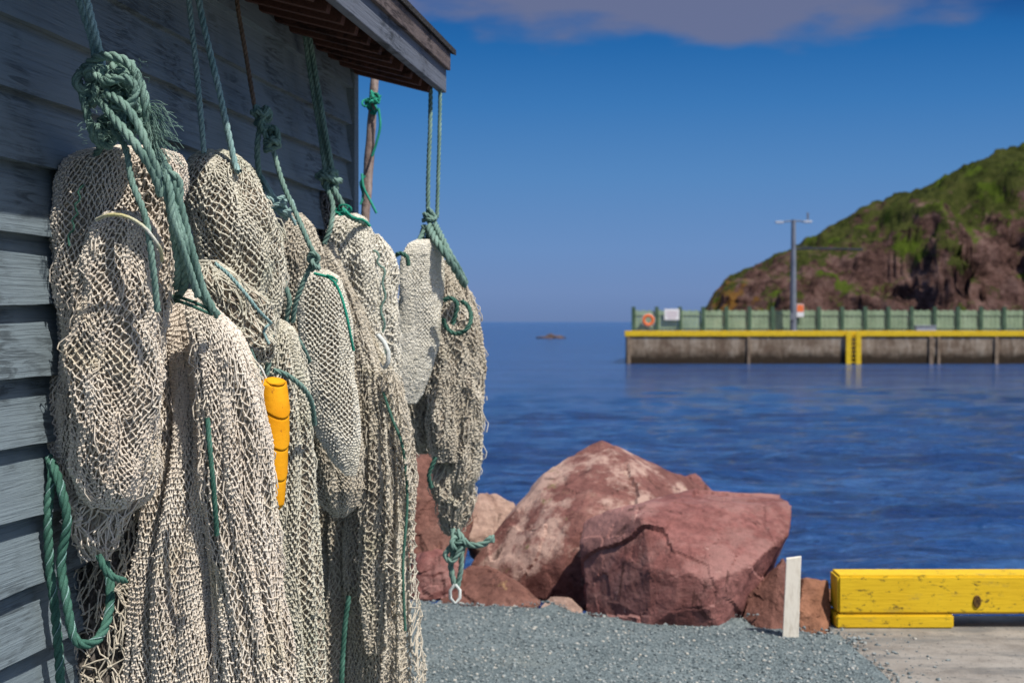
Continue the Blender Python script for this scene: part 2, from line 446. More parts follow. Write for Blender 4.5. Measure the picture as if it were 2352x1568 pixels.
# ---- loose netting and thick ropes low on the wall
bI = bundle("loose tangled netting hanging low against the shed siding", P(230,1750,3.35))
I1 = Surf([(1140,235,300),(1200,190,330),(1300,160,335),(1450,148,335),(1568,140,340),(1780,132,345)], 3.36,.5,[(9,.25),(4,.15)],.1,21,.04)
make_net(bI, [(I1,dict(cell=.024,row=.019,r=.0021,jit=.2,sag=.14,loose=100,drift=1.4))], tw_brown, core_dk)
tR = empty("hanging_rope_loop", P(130,1700,3.2), "thick dark green three strand rope looped beside the nets", "rope")
def tworope(ctrl, r, nm):
    a=Acc(); b=Acc(); pitch=r*7.5
    path,s=catmull(ctrl,pitch/9); T,N,B=sweep(path)
    for k in range(3):
        an=s/pitch*2*np.pi+k*2*np.pi/3; sp=path+r*.52*(np.cos(an)[:,None]*N+np.sin(an)[:,None]*B)
        a.add(*ring_tube(sp,r*.56,6))
        if k==0:
            an2=an+.62; b.add(*ring_tube(path+r*.86*(np.cos(an2)[:,None]*N+np.sin(an2)[:,None]*B), r*.13,5))
    o=a.obj(nm,rp_dk,tR); o2=b.obj("tracer_yarn",rp_teal,o); o2.matrix_parent_inverse=Matrix.Identity(4)
tworope(PP([(112,1050,3.16),(118,1090,3.13),(108,1180,3.12),(112,1300,3.12),(125,1420,3.12),(135,1568,3.13),(138,1750,3.15)]), .0105, "rope")
tworope(PP([(118,1060,3.14),(138,1120,3.10),(152,1200,3.10),(138,1290,3.10),(150,1380,3.08),(170,1470,3.08),(215,1475,3.1),(245,1420,3.14),(250,1340,3.18),(235,1280,3.2)]), .0105, "rope")
a=Acc(); rope(a, PP([(225,1275,3.12),(240,1310,3.12),(262,1328,3.13),(285,1335,3.17)]), .008); a.obj("rope_tail", rp_dk, tR)

# ---- bundle B
bB = bundle("rounded greenish beige net bag slung from two teal ropes", P(550,790,3.9))
B1 = Surf([(347,470,515),(358,446,550),(385,434,582),(430,430,606),(500,435,626),(600,450,643),(680,462,649),(740,490,645),(775,540,630),(792,570,608)],
          3.92, .8, [(4,.12),(9,.07)], .06, 31, .024)
B2 = Surf([(600,452,500),(640,450,560),(700,452,610),(760,480,630),(800,520,625),(830,560,615)], 3.80,.6,[(5,.18)],.08,32,.045)
make_net(bB, [(B1,dict(cell=.0160,row=.0105,r=.0021)),(B2,dict(cell=.0160,row=.0115,r=.0021))], tw_green, core_br)
a = Acc()
rope(a, PP([(430,-60,3.85),(440,40,3.85),(455,180,3.86),(470,352,3.88)]), .008)
rope(a, PP([(448,-60,3.85),(470,60,3.85),(505,210,3.85),(538,365,3.86),(550,395,3.84)]), .009)
a.obj("hanging_rope", rp_teal, bB, True)
a = Acc()
rope(a, PP([(495,605,3.66),(525,630,3.64),(560,670,3.63),(595,715,3.65),(622,742,3.70)]), .005)
cord(a, PP([(622,742,3.72),(605,760,3.70),(618,790,3.70)]), .004)
a.obj("lashing_rope", rp_teal, bB, True)

# ---- bundle D
bD = bundle("narrow pleated net drape behind the orange float", P(660,1800,4.05))
D1 = Surf([(735,615,645),(755,598,680),(860,586,708),(1000,588,716),(1160,592,721),(1400,600,727),(1568,605,729),(1820,600,731)], 4.08,.8,[(11,.24),(5,.16)],.05,41,.02)
make_net(bD, [(D1,dict(cell=.0132,row=.0132,r=.0021,loose=80))], tw_green, core_br)
a = Acc()
rope(a, PP([(618,740,3.85),(622,790,3.84),(612,860,3.85)]), .008)
rope(a, PP([(628,850,3.85),(660,862,3.86),(695,890,3.9),(715,925,3.95),(722,975,4.0)]), .0075)
cord(a, PP([(575,800,3.7),(590,840,3.72),(600,870,3.74)]), .005)
a.obj("hanging_rope", rp_green, bD, True)

# ---- float
fl = empty("net_float", P(630,1165,3.62), "orange yellow spiral ridged float strung against the nets", "net float")
ctr = [(620,866),(625,900),(628,950),(628,1000),(628,1050),(630,1100),(632,1140),(634,1175)]
path, s = catmull(PP(ctr, 3.58), .0011)
t = s/s[-1]; nseg = 4.3; sides=72
th = np.arange(sides)/sides
ph = (t[:,None]*nseg - .40*np.cos(2*np.pi*th)[None,:] - .22*np.sin(2*np.pi*th)[None,:] + 5.15)%1.0
env = .0405*(1+.04*np.sin(t*3.0)-.60*t**3.0)
# overlapping ridges: swell towards the lower lip of each turn, then step in
rid = .945+.065*ph**1.5-.075*np.exp(-(ph/.05)**2)-.02*np.exp(-((1-ph)/.03)**2)
prof = env[:,None]*rid*(np.clip(t/.05,0.02,1)**.5)[:,None]*(np.clip((1-t)/.05,0.02,1)**.5)[:,None]
a = Acc(); a.add(*ring_tube(path, prof, sides))
m = M("orange_foam_float", .75, .12)
c = m.ramp(m.noise(14,4), [(.3,lin(.80,.32,.008)),(.7,lin(.93,.43,.015))])
c = m.mix(m.mask(m.noise(60,6,.75,m.coords((1,1,.5))),.60,.66), c, lin(.45,.17,.02)); m.color(c); m.bump(m.noise(60,4), .35,.003)
a.obj("float_body", m.m, fl)
a = Acc()
cord(a, PP([(612,872,3.6),(600,845,3.6),(590,835,3.62)]), .003)
cord(a, PP([(598,930,3.51),(610,950,3.50),(602,975,3.50),(615,990,3.495),(608,1015,3.495),(619,1040,3.495),(611,1065,3.50),(625,1090,3.50),(616,1120,3.505),(632,1145,3.51),(638,1165,3.54)]), .0020)
cord(a, PP([(594,960,3.51),(604,1000,3.50),(598,1040,3.50),(609,1090,3.505),(613,1140,3.52)]), .0018)
a.obj("float_cord", rp_white, fl, True)

# ---- bundle E
bE = bundle("layered net bundle with tight pale panel on brown cord", P(760,1185,4.6))
E1 = Surf([(492,650,690),(520,632,718),(580,630,742),(700,645,768),(800,650,790),(900,665,808),(1050,698,826),(1120,720,831),(1165,745,815),(1186,765,790)], 4.75,.75,[(8,.22),(3,.16)],.07,51,.03)
E2 = Surf([(622,722,755),(638,696,785),(700,683,801),(800,685,813),(900,697,821),(1000,727,824),(1060,765,823),(1090,795,815)], 4.5,.5,[(4,.05)],.04,52,.012)
make_net(bE, [(E1,dict(cell=.0175,row=.012,r=.0022))], tw_brown, core_br)
make_net(bE, [(E2,dict(cell=.0118,row=.0090,r=.0020,jit=.04,drift=.5,loose=0))], tw_pale, core_br, "tight_netting_panel")
a = Acc(); rope(a, PP([(540,-60,4.3),(548,20,4.32),(565,120,4.34),(585,240,4.36),(592,270,4.38)]), .007)
a.obj("hanging_cord", rp_brown, bE)
a = Acc()
knot(a, P(602,275,4.36),(.035,.03,.045),.009,61,1,1)
knot(a, P(622,325,4.36),(.03,.03,.05),.009,62,1,1)
rope(a, PP([(598,290,4.36),(592,340,4.36),(596,400,4.38),(610,440,4.4)]), .009)
rope(a, PP([(630,350,4.34),(650,420,4.32),(680,490,4.28),(710,560,4.26),(722,590,4.27),(705,630,4.27),(690,665,4.27),(678,700,4.28),(672,740,4.3)]), .008)
rope(a, PP([(650,640,4.28),(665,690,4.28),(660,740,4.3),(690,790,4.32),(710,830,4.4)]), .008)
knot(a, P(720,600,4.26),(.018,.02,.03),.008,63,1,0)
a.obj("rope_knot", rp_green, bE, True)
a = Acc()
for k in range(9):
    rr = np.random.RandomState(k+90)
    cord(a, PP([(600+rr.rand()*15,400+rr.rand()*30,4.38),(615+rr.rand()*20,440+rr.rand()*20,4.36),(635+rr.rand()*25,465+rr.rand()*25,4.36),(650+rr.rand()*30,480+rr.rand()*40,4.4)]), .0045)
knot(a, P(635,470,4.36),(.045,.03,.03),.006,64,1,1)
a.obj("teal_lashing", rp_teal, bE)
a = Acc()
cord(a, PP([(722,628,4.22),(760,640,4.2),(780,670,4.2),(795,720,4.2),(805,770,4.22),(812,805,4.24)]), .0045)
cord(a, PP([(750,632,4.2),(775,642,4.2),(765,655,4.2)]), .004)
a.obj("bright_twine", rp_bright, bE, True)

# ---- bundle F
bF = bundle("bleached pale net bag tied with green ropes", P(830,950,5.1))
F1 = Surf([(493,785,818),(503,765,838),(535,752,858),(600,748,871),(700,762,878),(800,790,884),(850,805,889),(900,850,900)], 5.12,.75,[(5,.18)],.06,71,.025)
F3 = Surf([(540,850,870),(570,838,897),(620,838,912),(700,845,914),(800,860,915),(900,880,918),(965,890,915)], 5.3,.8,[(5,.20)],.07,72,.035)
make_net(bF, [(F1,dict(cell=.0145,row=.0115,r=.0024)),(F3,dict(cell=.016,row=.0125,r=.0025))], tw_pale, core_pale)
a = Acc()
rope(a, PP([(700,70,5.0),(715,180,5.0),(735,300,5.02),(748,395,5.02)]), .009)
rope(a, PP([(710,70,5.0),(728,180,5.0),(748,300,5.0),(765,395,5.02)]), .009)
rope(a, PP([(706,70,5.02),(722,180,5.02),(742,300,5.02),(757,395,5.03)]), .009)
knot(a, P(755,415,5.02),(.045,.04,.045),.010,74,1,2)
rope(a, PP([(765,430,5.0),(785,465,4.98),(800,495,4.98),(845,515,5.1)]), .010)
rope(a, PP([(750,430,5.0),(765,470,4.98),(760,520,4.95),(745,560,4.95)]), .009)
a.obj("hanging_rope", rp_green, bF, True)
a = Acc()
knot(a, P(785,487,4.97),(.03,.02,.02),.004,75,1,1)
cord(a, PP([(790,480,4.96),(810,500,4.95),(835,505,4.98),(850,520,5.0)]), .005)
a.obj("bright_twine", rp_bright, bF, True)
a = Acc()
cord(a, PP([(858,575,5.1),(872,585,5.09),(866,605,5.09),(885,620,5.09),(878,650,5.09),(886,680,5.09),(874,710,5.09),(884,745,5.09),(876,775,5.1),(890,820,5.1)]), .0045)
a.obj("mending_twine", rp_green, bF)
a = Acc()
cord(a, PP([(868,770,4.98),(885,790,4.96),(893,815,4.96),(888,842,4.97),(875,850,4.98),(868,835,4.99)]), .009)
a.obj("white_loop", rp_white, bF)

bF2 = bundle("long brownish net drape with a lacy open edge", P(850,1820,5.0))
F2 = Surf([(560,745,765),(640,752,795),(720,770,835),(800,790,865),(860,800,900),(930,800,925),(1050,785,936),(1200,738,936),(1300,730,930),(1400,728,922),(1568,726,918),(1840,726,915)], 5.02,.6,[(11,.32),(5,.24)],.06,81,.03)
F5 = Surf([(570,735,752),(640,765,795),(720,795,828),(800,815,856),(880,832,888),(960,838,905),(1100,832,915),(1250,828,905),(1400,832,890),(1500,845,875)], 4.83,.6,[(6,.28),(3,.18)],.08,83,.035)
F4 = Surf([(850,860,915),(950,870,935),(1100,880,950),(1300,880,962),(1450,880,975),(1568,880,985),(1820,880,1000)], 4.80,.3,[(5,.05)],.05,82, flat=True)
make_net(bF2, [(F2,dict(cell=.0160,row=.0155,r=.0022,jit=.12,loose=120)),(F5,dict(cell=.0165,row=.0148,r=.0022,jit=.12,loose=90)),(F4,dict(cell=.024,row=.017,r=.0022,jit=.2,core=False,inner=False,loose=0))], tw_brown, core_br)
a = Acc()
rope(a, PP([(880,900,4.78),(900,960,4.77),(925,1030,4.77),(935,1150,4.77),(925,1300,4.77),(930,1450,4.77)]), .005)
rope(a, PP([(800,1370,4.74),(790,1450,4.74),(783,1568,4.74),(780,1700,4.74)]), .009)
cord(a, PP([(735,1330,4.8),(740,1450,4.8),(742,1620,4.8)]), .006)
a.obj("lacing_rope", rp_dk, bF2, True)

# ---- bundle G
bG = bundle("small dark grey net bag tucked against the shed corner", P(745,565,5.4))
G1 = Surf([(440,735,752),(450,716,772),(480,705,782),(530,712,790),(565,735,785)], 5.4,.8,[(4,.08)],.04,91)
make_net(bG, [(G1,dict(cell=.017,row=.013,r=.0025))], tw_dark, core_dk)
a = Acc(); cord(a, PP([(700,440,5.3),(690,470,5.3),(700,490,5.32)]), .004); a.obj("lashing_rope", rp_green, bG)

# ---- bundle H : the pale hoop is one broad folded ply
bH = bundle("tall gathered net with pale folded loop under the eave corner", P(1040,1225,5.75))
H1 = Surf([(553,960,992),(560,944,1006),(585,930,1013),(640,918,1015),(720,911,1013),(790,909,1005),(840,911,994),(880,915,980),(905,922,968),(924,936,954)], 5.64,.42,[(3,.20),(2,.10)],.05,101,.012)
H2a= Surf([(600,1000,1030),(660,1000,1060),(740,998,1078),(850,990,1085),(950,985,1062),(1020,986,1050),(1060,1000,1040)], 5.76,.7,[(7,.28),(3,.20)],.12,102,.05)
H2b= Surf([(600,1015,1045),(660,1025,1072),(720,1040,1092),(800,1050,1101),(850,1050,1112),(950,1048,1110),(1050,1045,1104),(1100,1040,1094),(1130,1045,1075)], 5.78,.8,[(7,.30),(4,.18)],.12,112,.05)
H2c= Surf([(980,1010,1070),(1080,1003,1090),(1140,1002,1085),(1185,1006,1074),(1215,1018,1062),(1228,1032,1048)], 5.82,.7,[(6,.30),(3,.18)],.14,113,.06)
H3 = Surf([(840,918,985),(950,921,992),(1015,938,1000),(1040,960,990)], 5.86,.7,[(6,.22)],.05,103,.03)
make_net(bH, [(H2a,dict(cell=.017,row=.014,r=.0024,jit=.14,drift=1.4)),(H2b,dict(cell=.017,row=.014,r=.0024,jit=.14,drift=1.4,loose=150)),(H2c,dict(cell=.019,row=.015,r=.0024,jit=.2,drift=1.4,loose=100)),(H3,dict(cell=.018,row=.015,r=.0026,jit=.14))], tw_brown, core_br)
make_net(bH, [(H1,dict(cell=.0100,row=.0076,r=.0031,jit=.03,drift=.3,loose=0))], tw_pale, core_pale, "pale_netting")
a = Acc()
rope(a, PP([(990,190,5.78),(988,300,5.77),(984,400,5.77),(983,500,5.77)]), .009)
rope(a, PP([(1012,165,5.78),(1010,290,5.77),(1007,400,5.77),(1004,500,5.77)]), .008)
knot(a, P(988,500,5.74),(.03,.03,.035),.009,104,1,1)
knot(a, P(990,538,5.74),(.05,.04,.045),.012,105,1,1)
rope(a, PP([(985,520,5.72),(1000,550,5.62),(1025,585,5.56),(1050,625,5.60),(1068,655,5.66)]), .016)
rope(a, PP([(1000,515,5.72),(1015,545,5.62),(1035,585,5.57),(1058,625,5.62),(1070,650,5.68)]), .012)
rope(a, PP([(975,530,5.72),(962,555,5.68),(955,575,5.64)]), .011)
a.obj("hanging_rope", rp_green, bH, True)
a = Acc()
t = np.linspace(.3,4.6,14)
rope(a, [P(1050+32*math.sin(x), 728-38*math.cos(x), 5.54+.02*math.sin(2*x)) for x in t], .009)
rope(a, PP([(1020,690,5.55),(1034,684,5.54),(1050,700,5.54),(1040,745,5.55)]), .009)
rope(a, PP([(905,620,5.60),(902,595,5.60),(918,582,5.56),(935,590,5.54),(938,610,5.54)]), .009)
rope(a, PP([(1000,1050,5.62),(985,1090,5.62),(990,1120,5.64)]), .009)
a.obj("rope_loop", rp_dk, bH, True)
a = Acc()
rope(a, PP([(1040,1215,5.75),(1042,1260,5.72),(1035,1300,5.72),(1045,1350,5.72)]), .012)
rope(a, PP([(1050,1220,5.74),(1075,1250,5.7),(1110,1250,5.7),(1130,1232,5.7),(1128,1245,5.7)]), .013)
rope(a, PP([(1060,1255,5.7),(1040,1290,5.7),(1022,1275,5.72),(1040,1250,5.72)]), .011)
knot(a, P(1052,1255,5.72),(.035,.03,.035),.010,106,1,0)
rope(a, PP([(1060,1270,5.7),(1058,1310,5.71),(1050,1350,5.72)]), .011)
a.obj("tail_rope", rp_green, bH, True)
a = Acc()
t = np.linspace(0,6.2,18)
cord(a, [P(1045+12*math.sin(x), 1365-22*math.cos(x), 5.7) for x in t], .007)
a.obj("white_ring", rp_white, bH)

# ------------------------------------------------------------ shed
ang = math.radians(8.3)
shed = empty("fishing_shed", (-1.08,3.0,0), "weathered blue grey clapboard fishing shed with open rafter eave", "shed")
shed.rotation_euler = (0,0,math.pi/2-ang); shed["localframe"] = 1
CORN = 2.86
rng = np.random.RandomState(0)
acc = Acc()
ss = np.arange(-6.0, CORN-.03, .04); n = len(ss)
for k in range(-11, 7):
    z0 = 1.635+.1515*k
    if z0 < 0: z0 = .0
    z1 = 1.635+.1515*(k+1)+.012
    seedk = k*3.7
    wav = np.array([mn.noise(Vector((s*1.9, seedk, 0)))*.008+mn.noise(Vector((s*9, seedk, 4)))*.002 for s in ss])
    bow = np.array([mn.noise(Vector((s*.8, seedk, 9)))*.005 for s in ss])
    tw = rng.uniform(-.002,.004)
    prof = [( .004+0*bow, z1+0*bow), (.017+bow+tw, (z0+z1)/2+0*bow), (.033+bow+tw, z0+wav), (.0+0*bow, z0+wav+.001)]
    V = np.concatenate([np.stack([ss, -p[0], p[1]],1) for p in prof])
    Q = []
    for j in range(3):
        i = np.arange(n-1); Q.append(np.stack([j*n+i, (j+1)*n+i, (j+1)*n+i+1, j*n+i+1],1))
    acc.add(V, np.concatenate(Q))
o = acc.obj("siding", siding, shed)
o.data.polygons.foreach_set("use_smooth", np.zeros(len(o.data.polygons),dtype=bool))
bm = bmesh.new()
def gable(s):
    return [bm.verts.new((s,.003,0)), bm.verts.new((s,3.4,0)), bm.verts.new((s,3.4,2.66)), bm.verts.new((s,1.7,3.3)), bm.verts.new((s,.003,2.66))]
g1 = gable(-6.0); g2 = gable(CORN-.004)
bm.faces.new(g1); bm.faces.new(g2[::-1])
for i in range(5): bm.faces.new([g1[i], g2[i], g2[(i+1)%5], g1[(i+1)%5]])
bmesh.ops.recalc_face_normals(bm, faces=bm.faces)
me = bpy.data.meshes.new("wall"); bm.to_mesh(me); bm.free(); new_obj("wall", me, siding, shed)
boxes("corner_trim", [((CORN-.06,-.040,0),(CORN+.004,0.0,2.64))], siding, shed, .003)
sl = math.atan(.27)
s = CORN-.04
while s > -5.8:
    boxes("rafter", [((s-.02, -.36, 2.60), (s+.02, .25, 2.68), Matrix.Rotation(sl,3,'X'))], rafter_m, shed, .002); s -= .165
def slab(name, s0,s1,w0,z0,w1,z1,th,mat):
    bm = bmesh.new()
    v = [bm.verts.new(c) for c in [(s0,w0,z0),(s1,w0,z0),(s1,w1,z1),(s0,w1,z1),(s0,w0,z0+th),(s1,w0,z0+th),(s1,w1,z1+th),(s0,w1,z1+th)]]
    for f in [(0,3,2,1),(4,5,6,7),(0,1,5,4),(1,2,6,5),(2,3,7,6),(3,0,4,7)]: bm.faces.new([v[i] for i in f])
    me = bpy.data.meshes.new(name); bm.to_mesh(me); bm.free(); return new_obj(name, me, mat, shed)
slab("roof_deck", -6.1, 2.93, -.355, 2.645, 1.7, 2.645+2.055*.36, .02, rafter_m)
slab("roof", -6.15, 3.0, -.42, 2.70, 1.7, 2.70+2.12*.36, .022, shingle)
slab("roof_slope", -6.15, 3.0, 3.8, 2.70, 1.7, 2.70+2.12*.36, .022, shingle)
boxes("fascia_board", [((-6.1,-.392,2.535),(2.93,-.362,2.64))], fascia_lo, shed, .003)
boxes("fascia_trim", [((-6.1,-.408,2.628),(2.94,-.393,2.70))], fascia_hi, shed, .003)

# ------------------------------------------------------------ pole
par = empty("wooden_pole", (P(825,738,6.4)[0],6.4,0), "bare branch pole with green twine behind the shed corner", "pole")
m = M("bare_branch_wood",.9,.1); m.color(m.ramp(m.noise(6,6,.7,m.coords((8,8,1.5))), [(.3,lin(.14,.095,.08)),(.5,lin(.30,.225,.20)),(.7,lin(.44,.36,.32))])); m.bump(m.noise(25,5),.7,.01)
path, s = catmull([(P(812,738,6.4)[0],6.4,0), P(829,700,6.4), P(838,520,6.4), P(846,400,6.4), P(853,300,6.4), P(857,240,6.4), P(863,160,6.4), P(866,125,6.4)], .02)
rad = .0225+.002*np.sin(s*9)+.001*np.sin(s*41)-.0025*s/s[-1]
a = Acc(); a.add(*ring_tube(path, rad, 12)); a.obj("pole_shaft", m.m, par)
a = Acc()
knot(a, P(856,238,6.37),(.045,.04,.055),.0055,120,1,2)
cord(a, PP([(870,250,6.35),(874,290,6.35),(865,330,6.35),(855,360,6.35)]), .006)
cord(a, PP([(832,400,6.35),(835,430,6.34),(850,460,6.34),(865,490,6.34)]), .006)
cord(a, PP([(840,405,6.35),(828,420,6.35),(835,450,6.35),(828,470,6.35)]), .005)
cord(a, PP([(820,495,6.35),(835,510,6.34),(848,515,6.34)]), .005)
a.obj("green_twine", rp_bright, par, True)

# ------------------------------------------------------------ ground
def edge_y(x):
    return 8.15-.42*(x+.44) if x > -.44 else 8.15+.1*(-.44-x)
def gz(x,y):
    bump = .02*mn.noise(Vector((x*1.3,y*1.3,0)))
    if x > 1.75:
        if y < 7.7: return -0.03
        return -3.2
    e = edge_y(x)+.12*mn.noise(Vector((x*2,3,1)))
    if y < e: return bump
    return max(-3.2, bump-(y-e)*.75+.1*mn.noise(Vector((x*2,y*2,5))))
xs = np.concatenate([[-4000,-800,-200,-60,-20,-8],np.arange(-4,5.01,.09),[8,20,60,200,800,4000]])
ys = np.concatenate([[-60,-20,-8,-2,0,2,4],np.arange(5,13,.09),[15,20,40,100,300,1000,7000]])
V = np.array([[(x,y,gz(x,y)) for x in xs] for y in ys]).reshape(-1,3)
nx=len(xs); ny=len(ys)
i,j = np.meshgrid(np.arange(nx-1),np.arange(ny-1)); b = (j*nx+i).ravel()
me = np_mesh("ground", V, np.stack([b,b+1,b+nx+1,b+nx],1))
m = M("grey_gravel",.95,.15)
v = m.n("ShaderNodeTexVoronoi"); v.inputs["Scale"].default_value = 90; m.l(m.tc.outputs["Object"], v.inputs["Vector"])
c = m.ramp(m.mix(.5, v.outputs["Color"], m.noise(3,5)), [(.25,lin(.08,.10,.105)),(.5,lin(.15,.185,.19)),(.8,lin(.27,.31,.31))])
c = m.mix(m.mask(m.noise(1.4,4),.55,.75), c, lin(.22,.24,.22), 'MIX')
m.color(c); m.bump(v.outputs["Distance"], 1, .008); gravel_m = m.m
g = new_obj("ground", me, gravel_m); g["kind"]="structure"
rng = np.random.RandomState(5)
bm = bmesh.new(); bmesh.ops.create_icosphere(bm, subdivisions=1, radius=1)
tv = np.array([v.co[:] for v in bm.verts]); tf = np.array([[v.index for v in f.verts] for f in bm.faces]); bm.free()
N = 27000
X = rng.uniform(-1.2,2.2,N); Y = rng.uniform(5.9,8.5,N)
sp_=rng.rand(N)
def padx(y): return 1.47+(y-6.3)*.18
keep = np.array([ (y < edge_y(x)+.1 or x>1.5) and (x<padx(y)+ .05+.10*mn.noise(Vector((1,y*3,0))) or (x<padx(y)+.55*q**3 and y<7.3)) for x,y,q in zip(X,Y,sp_)]); X=X[keep]; Y=Y[keep]; N=len(X)
R = .003+.010*rng.rand(N)**4
Z = np.array([max(gz(x,y),0.0 if x>padx(y)-.02 else -9) for x,y in zip(X,Y)])
sc = rng.uniform(.6,1.3,(N,1,3))*R[:,None,None]; sc[:,:,2]*=.7
V = tv[None]*sc*rng.uniform(.85,1.15,(N,len(tv),1)) + np.stack([X,Y,Z+R*.2],1)[:,None,:]
F = (tf[None]+(np.arange(N)*len(tv))[:,None,None]).reshape(-1,3)
me = bpy.data.meshes.new("gravel_stones"); me.vertices.add(N*len(tv)); me.vertices.foreach_set("co", V.astype(np.float32).ravel())
me.loops.add(F.size); me.loops.foreach_set("vertex_index", F.astype(np.int32).ravel()); me.polygons.add(len(F)); me.polygons.foreach_set("loop_start", np.arange(0,F.size,3,dtype=np.int32)); me.update(calc_edges=True); me.validate()
m = M("gravel_stone",.9,.2); m.color(m.ramp(m.noise(45,1), [(.35,lin(.09,.112,.12)),(.5,lin(.17,.205,.21)),(.60,lin(.28,.31,.31)),(.70,lin(.50,.46,.39))]))
o = new_obj("gravel", me, m.m); o["kind"]="stuff"; tag(o,"loose grey green gravel stones scattered over the yard","gravel")

# concrete pad
m = M("stained_concrete",.9,.2)
c = m.ramp(m.noise(3.2,8,.7), [(.3,lin(.15,.13,.11)),(.5,lin(.28,.25,.215)),(.75,lin(.38,.345,.30))])
c = m.mix(m.mask(m.noise(30,5,.7),.58,.66), c, lin(.07,.065,.06)); 
c = m.mix(m.math('MULTIPLY',m.mask(m.noise(1.6,7,.75,m.coords((.5,2.0,1))),.46,.60),.7), c, lin(.13,.13,.125)); m.color(c); m.bump(m.noise(60,5),.6,.008); conc=m.m
rng=np.random.RandomState(31)
edge=[(padx(y)+.02*rng.randn(),y) for y in np.arange(7.4,4.4,-.1)]
o = prism("pavement", [(1.66,7.72)]+edge+[(1.2,4.3),(.9,2),(.9,-5),(9,-5),(9,7.72)], -3.5, 0.0, conc); o["kind"]="structure"

# yellow bull rail
def paint(name, c1, c2, dark, a_=.60, b_=.68):
    m = M(name,.6,.3)
    c = m.ramp(m.noise(3,5), [(.3,c1),(.7,c2)])
    c = m.mix(m.math('MULTIPLY',m.mask(m.noise(7,8,.75,m.coords((.6,1,1.6))),a_,b_),.7), c, dark)
    c = m.mix(m.mask(m.noise(26,8,.75,m.coords((.6,1,1.3))),a_+.01,b_-.01), c, tuple(x*.35 for x in dark[:3])+(1,))
    m.color(c); m.bump(m.noise(5,6,.6,m.coords((1,12,12))),.5,.006); return m.m
ypaint = paint("worn_yellow_paint", lin(.70,.44,.012), lin(.82,.55,.02), lin(.46,.31,.05), .56,.65)
br = empty("bull_rail",(3.3,7.5,0),"chunky worn yellow timber bull rail on spacer blocks","barrier")
prism("rail_timber",[(1.700,7.40),(5.4,7.40),(5.4,7.60),(1.703,7.60)], .074, .277, ypaint, br, .012)
prism("spacer_block",[(1.692,7.395),(2.305,7.395),(2.305,7.59),(1.695,7.59)],0,.072, ypaint, br, .008)
prism("spacer_block",[(3.1,7.395),(3.7,7.395),(3.7,7.59),(3.1,7.59)],0,.072, ypaint, br, .008)
m = M("rusty_bolt_recess",.9); m.color(m.ramp(m.noise(80,3),[(.4,lin(.05,.025,.01)),(.6,lin(.16,.09,.02))])); rust=m.m
bm = bmesh.new(); bmesh.ops.create_cone(bm, cap_ends=True, segments=14, radius1=.03, radius2=.024, depth=.012, matrix=Matrix.Translation((P(2247,1380,7.4)[0],7.397,P(2247,1382,7.4)[2]))@Matrix.Rotation(math.pi/2,4,'X')@Matrix.Diagonal((.8,1.2,1,1)))
me=bpy.data.meshes.new("bolt_head"); bm.to_mesh(me); bm.free(); new_obj("bolt_head",me,rust,br)

# white stake
m = M("white_weathered_paint",.7,.2); c=m.ramp(m.noise(4,6,.7,m.coords((10,10,2))),[(.3,lin(.60,.52,.41)),(.5,lin(.84,.77,.65))]); m.color(c); m.bump(m.noise(20,4),.4,.004)
bm=bmesh.new()
xa=P(1797,0,7.2)[0]; xb=P(1835,0,7.2)[0]; tl=P(1806,0,7.2)[0]; tr_=P(1842,0,7.2)[0]
zt=P(0,1282,7.2)[2]
f=[bm.verts.new(c_) for c_ in [(xa,7.2,-.12),(xb,7.2,-.12),(tr_,7.2,zt+.006),(tl+.004,7.2,zt-.004)]]
bk=[bm.verts.new((v.co.x+.006,v.co.y+.035,v.co.z)) for v in f]
bm.faces.new(f); bm.faces.new(bk[::-1])
for k in range(4): bm.faces.new([f[k],f[(k+1)%4],bk[(k+1)%4],bk[k]])
bmesh.ops.recalc_face_normals(bm, faces=bm.faces)
bmesh.ops.bevel(bm, geom=bm.edges[:], offset=.002, segments=1, affect='EDGES')
me=bpy.data.meshes.new("marker_stake"); bm.to_mesh(me); bm.free(); o=new_obj("marker_stake",me,m.m); recenter(o); tag(o,"short white painted wooden stake standing among the boulders","stake")

# ------------------------------------------------------------ rocks
def rock_mat(name, c1, c2, c3, pale=None, lich=None, paleamt=.85, pm=(.40,.52)):
    m = M(name,.85,.25)
    c = m.ramp(m.noise(2.2,7,.65,None,.6), [(.3,c1),(.5,c2),(.7,c3)])
    sp = m.ramp(m.noise(26,6,.7),[(.3,lin(.55,.52,.52)),(.6,lin(1.08,1.06,1.05))]); c = m.mix(.9,c,sp,'MULTIPLY')
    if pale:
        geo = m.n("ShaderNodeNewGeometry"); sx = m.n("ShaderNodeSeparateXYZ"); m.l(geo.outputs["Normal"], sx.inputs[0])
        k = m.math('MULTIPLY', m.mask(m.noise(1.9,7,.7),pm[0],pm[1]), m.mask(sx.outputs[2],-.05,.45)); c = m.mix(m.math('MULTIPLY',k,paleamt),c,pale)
    if lich: c = m.mix(m.mask(m.noise(5,7,.75),.60,.67),c,lich)
    st = m.mask(m.noise(3.5,8,.75,m.coords((1.6,1.6,.8)),1.0),.56,.65); c = m.mix(m.math('MULTIPLY',st,.8),c,tuple(x*.35 for x in c1[:3])+(1,))
    m.color(c); b=m.bump(m.noise(7,8,.65),.8,.035); m.bump(m.noise(45,6,.75),.6,.01,b); return m.m
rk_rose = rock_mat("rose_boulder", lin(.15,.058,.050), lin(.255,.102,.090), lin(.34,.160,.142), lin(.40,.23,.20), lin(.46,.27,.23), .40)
rk_pale = rock_mat("rose_boulder_pale_top", lin(.12,.048,.038), lin(.21,.090,.075), lin(.30,.155,.125), lin(.50,.34,.275), lin(.22,.165,.085), .80, (.45,.55))  # pale rock patches on upward faces, with the sunlit top put into colour
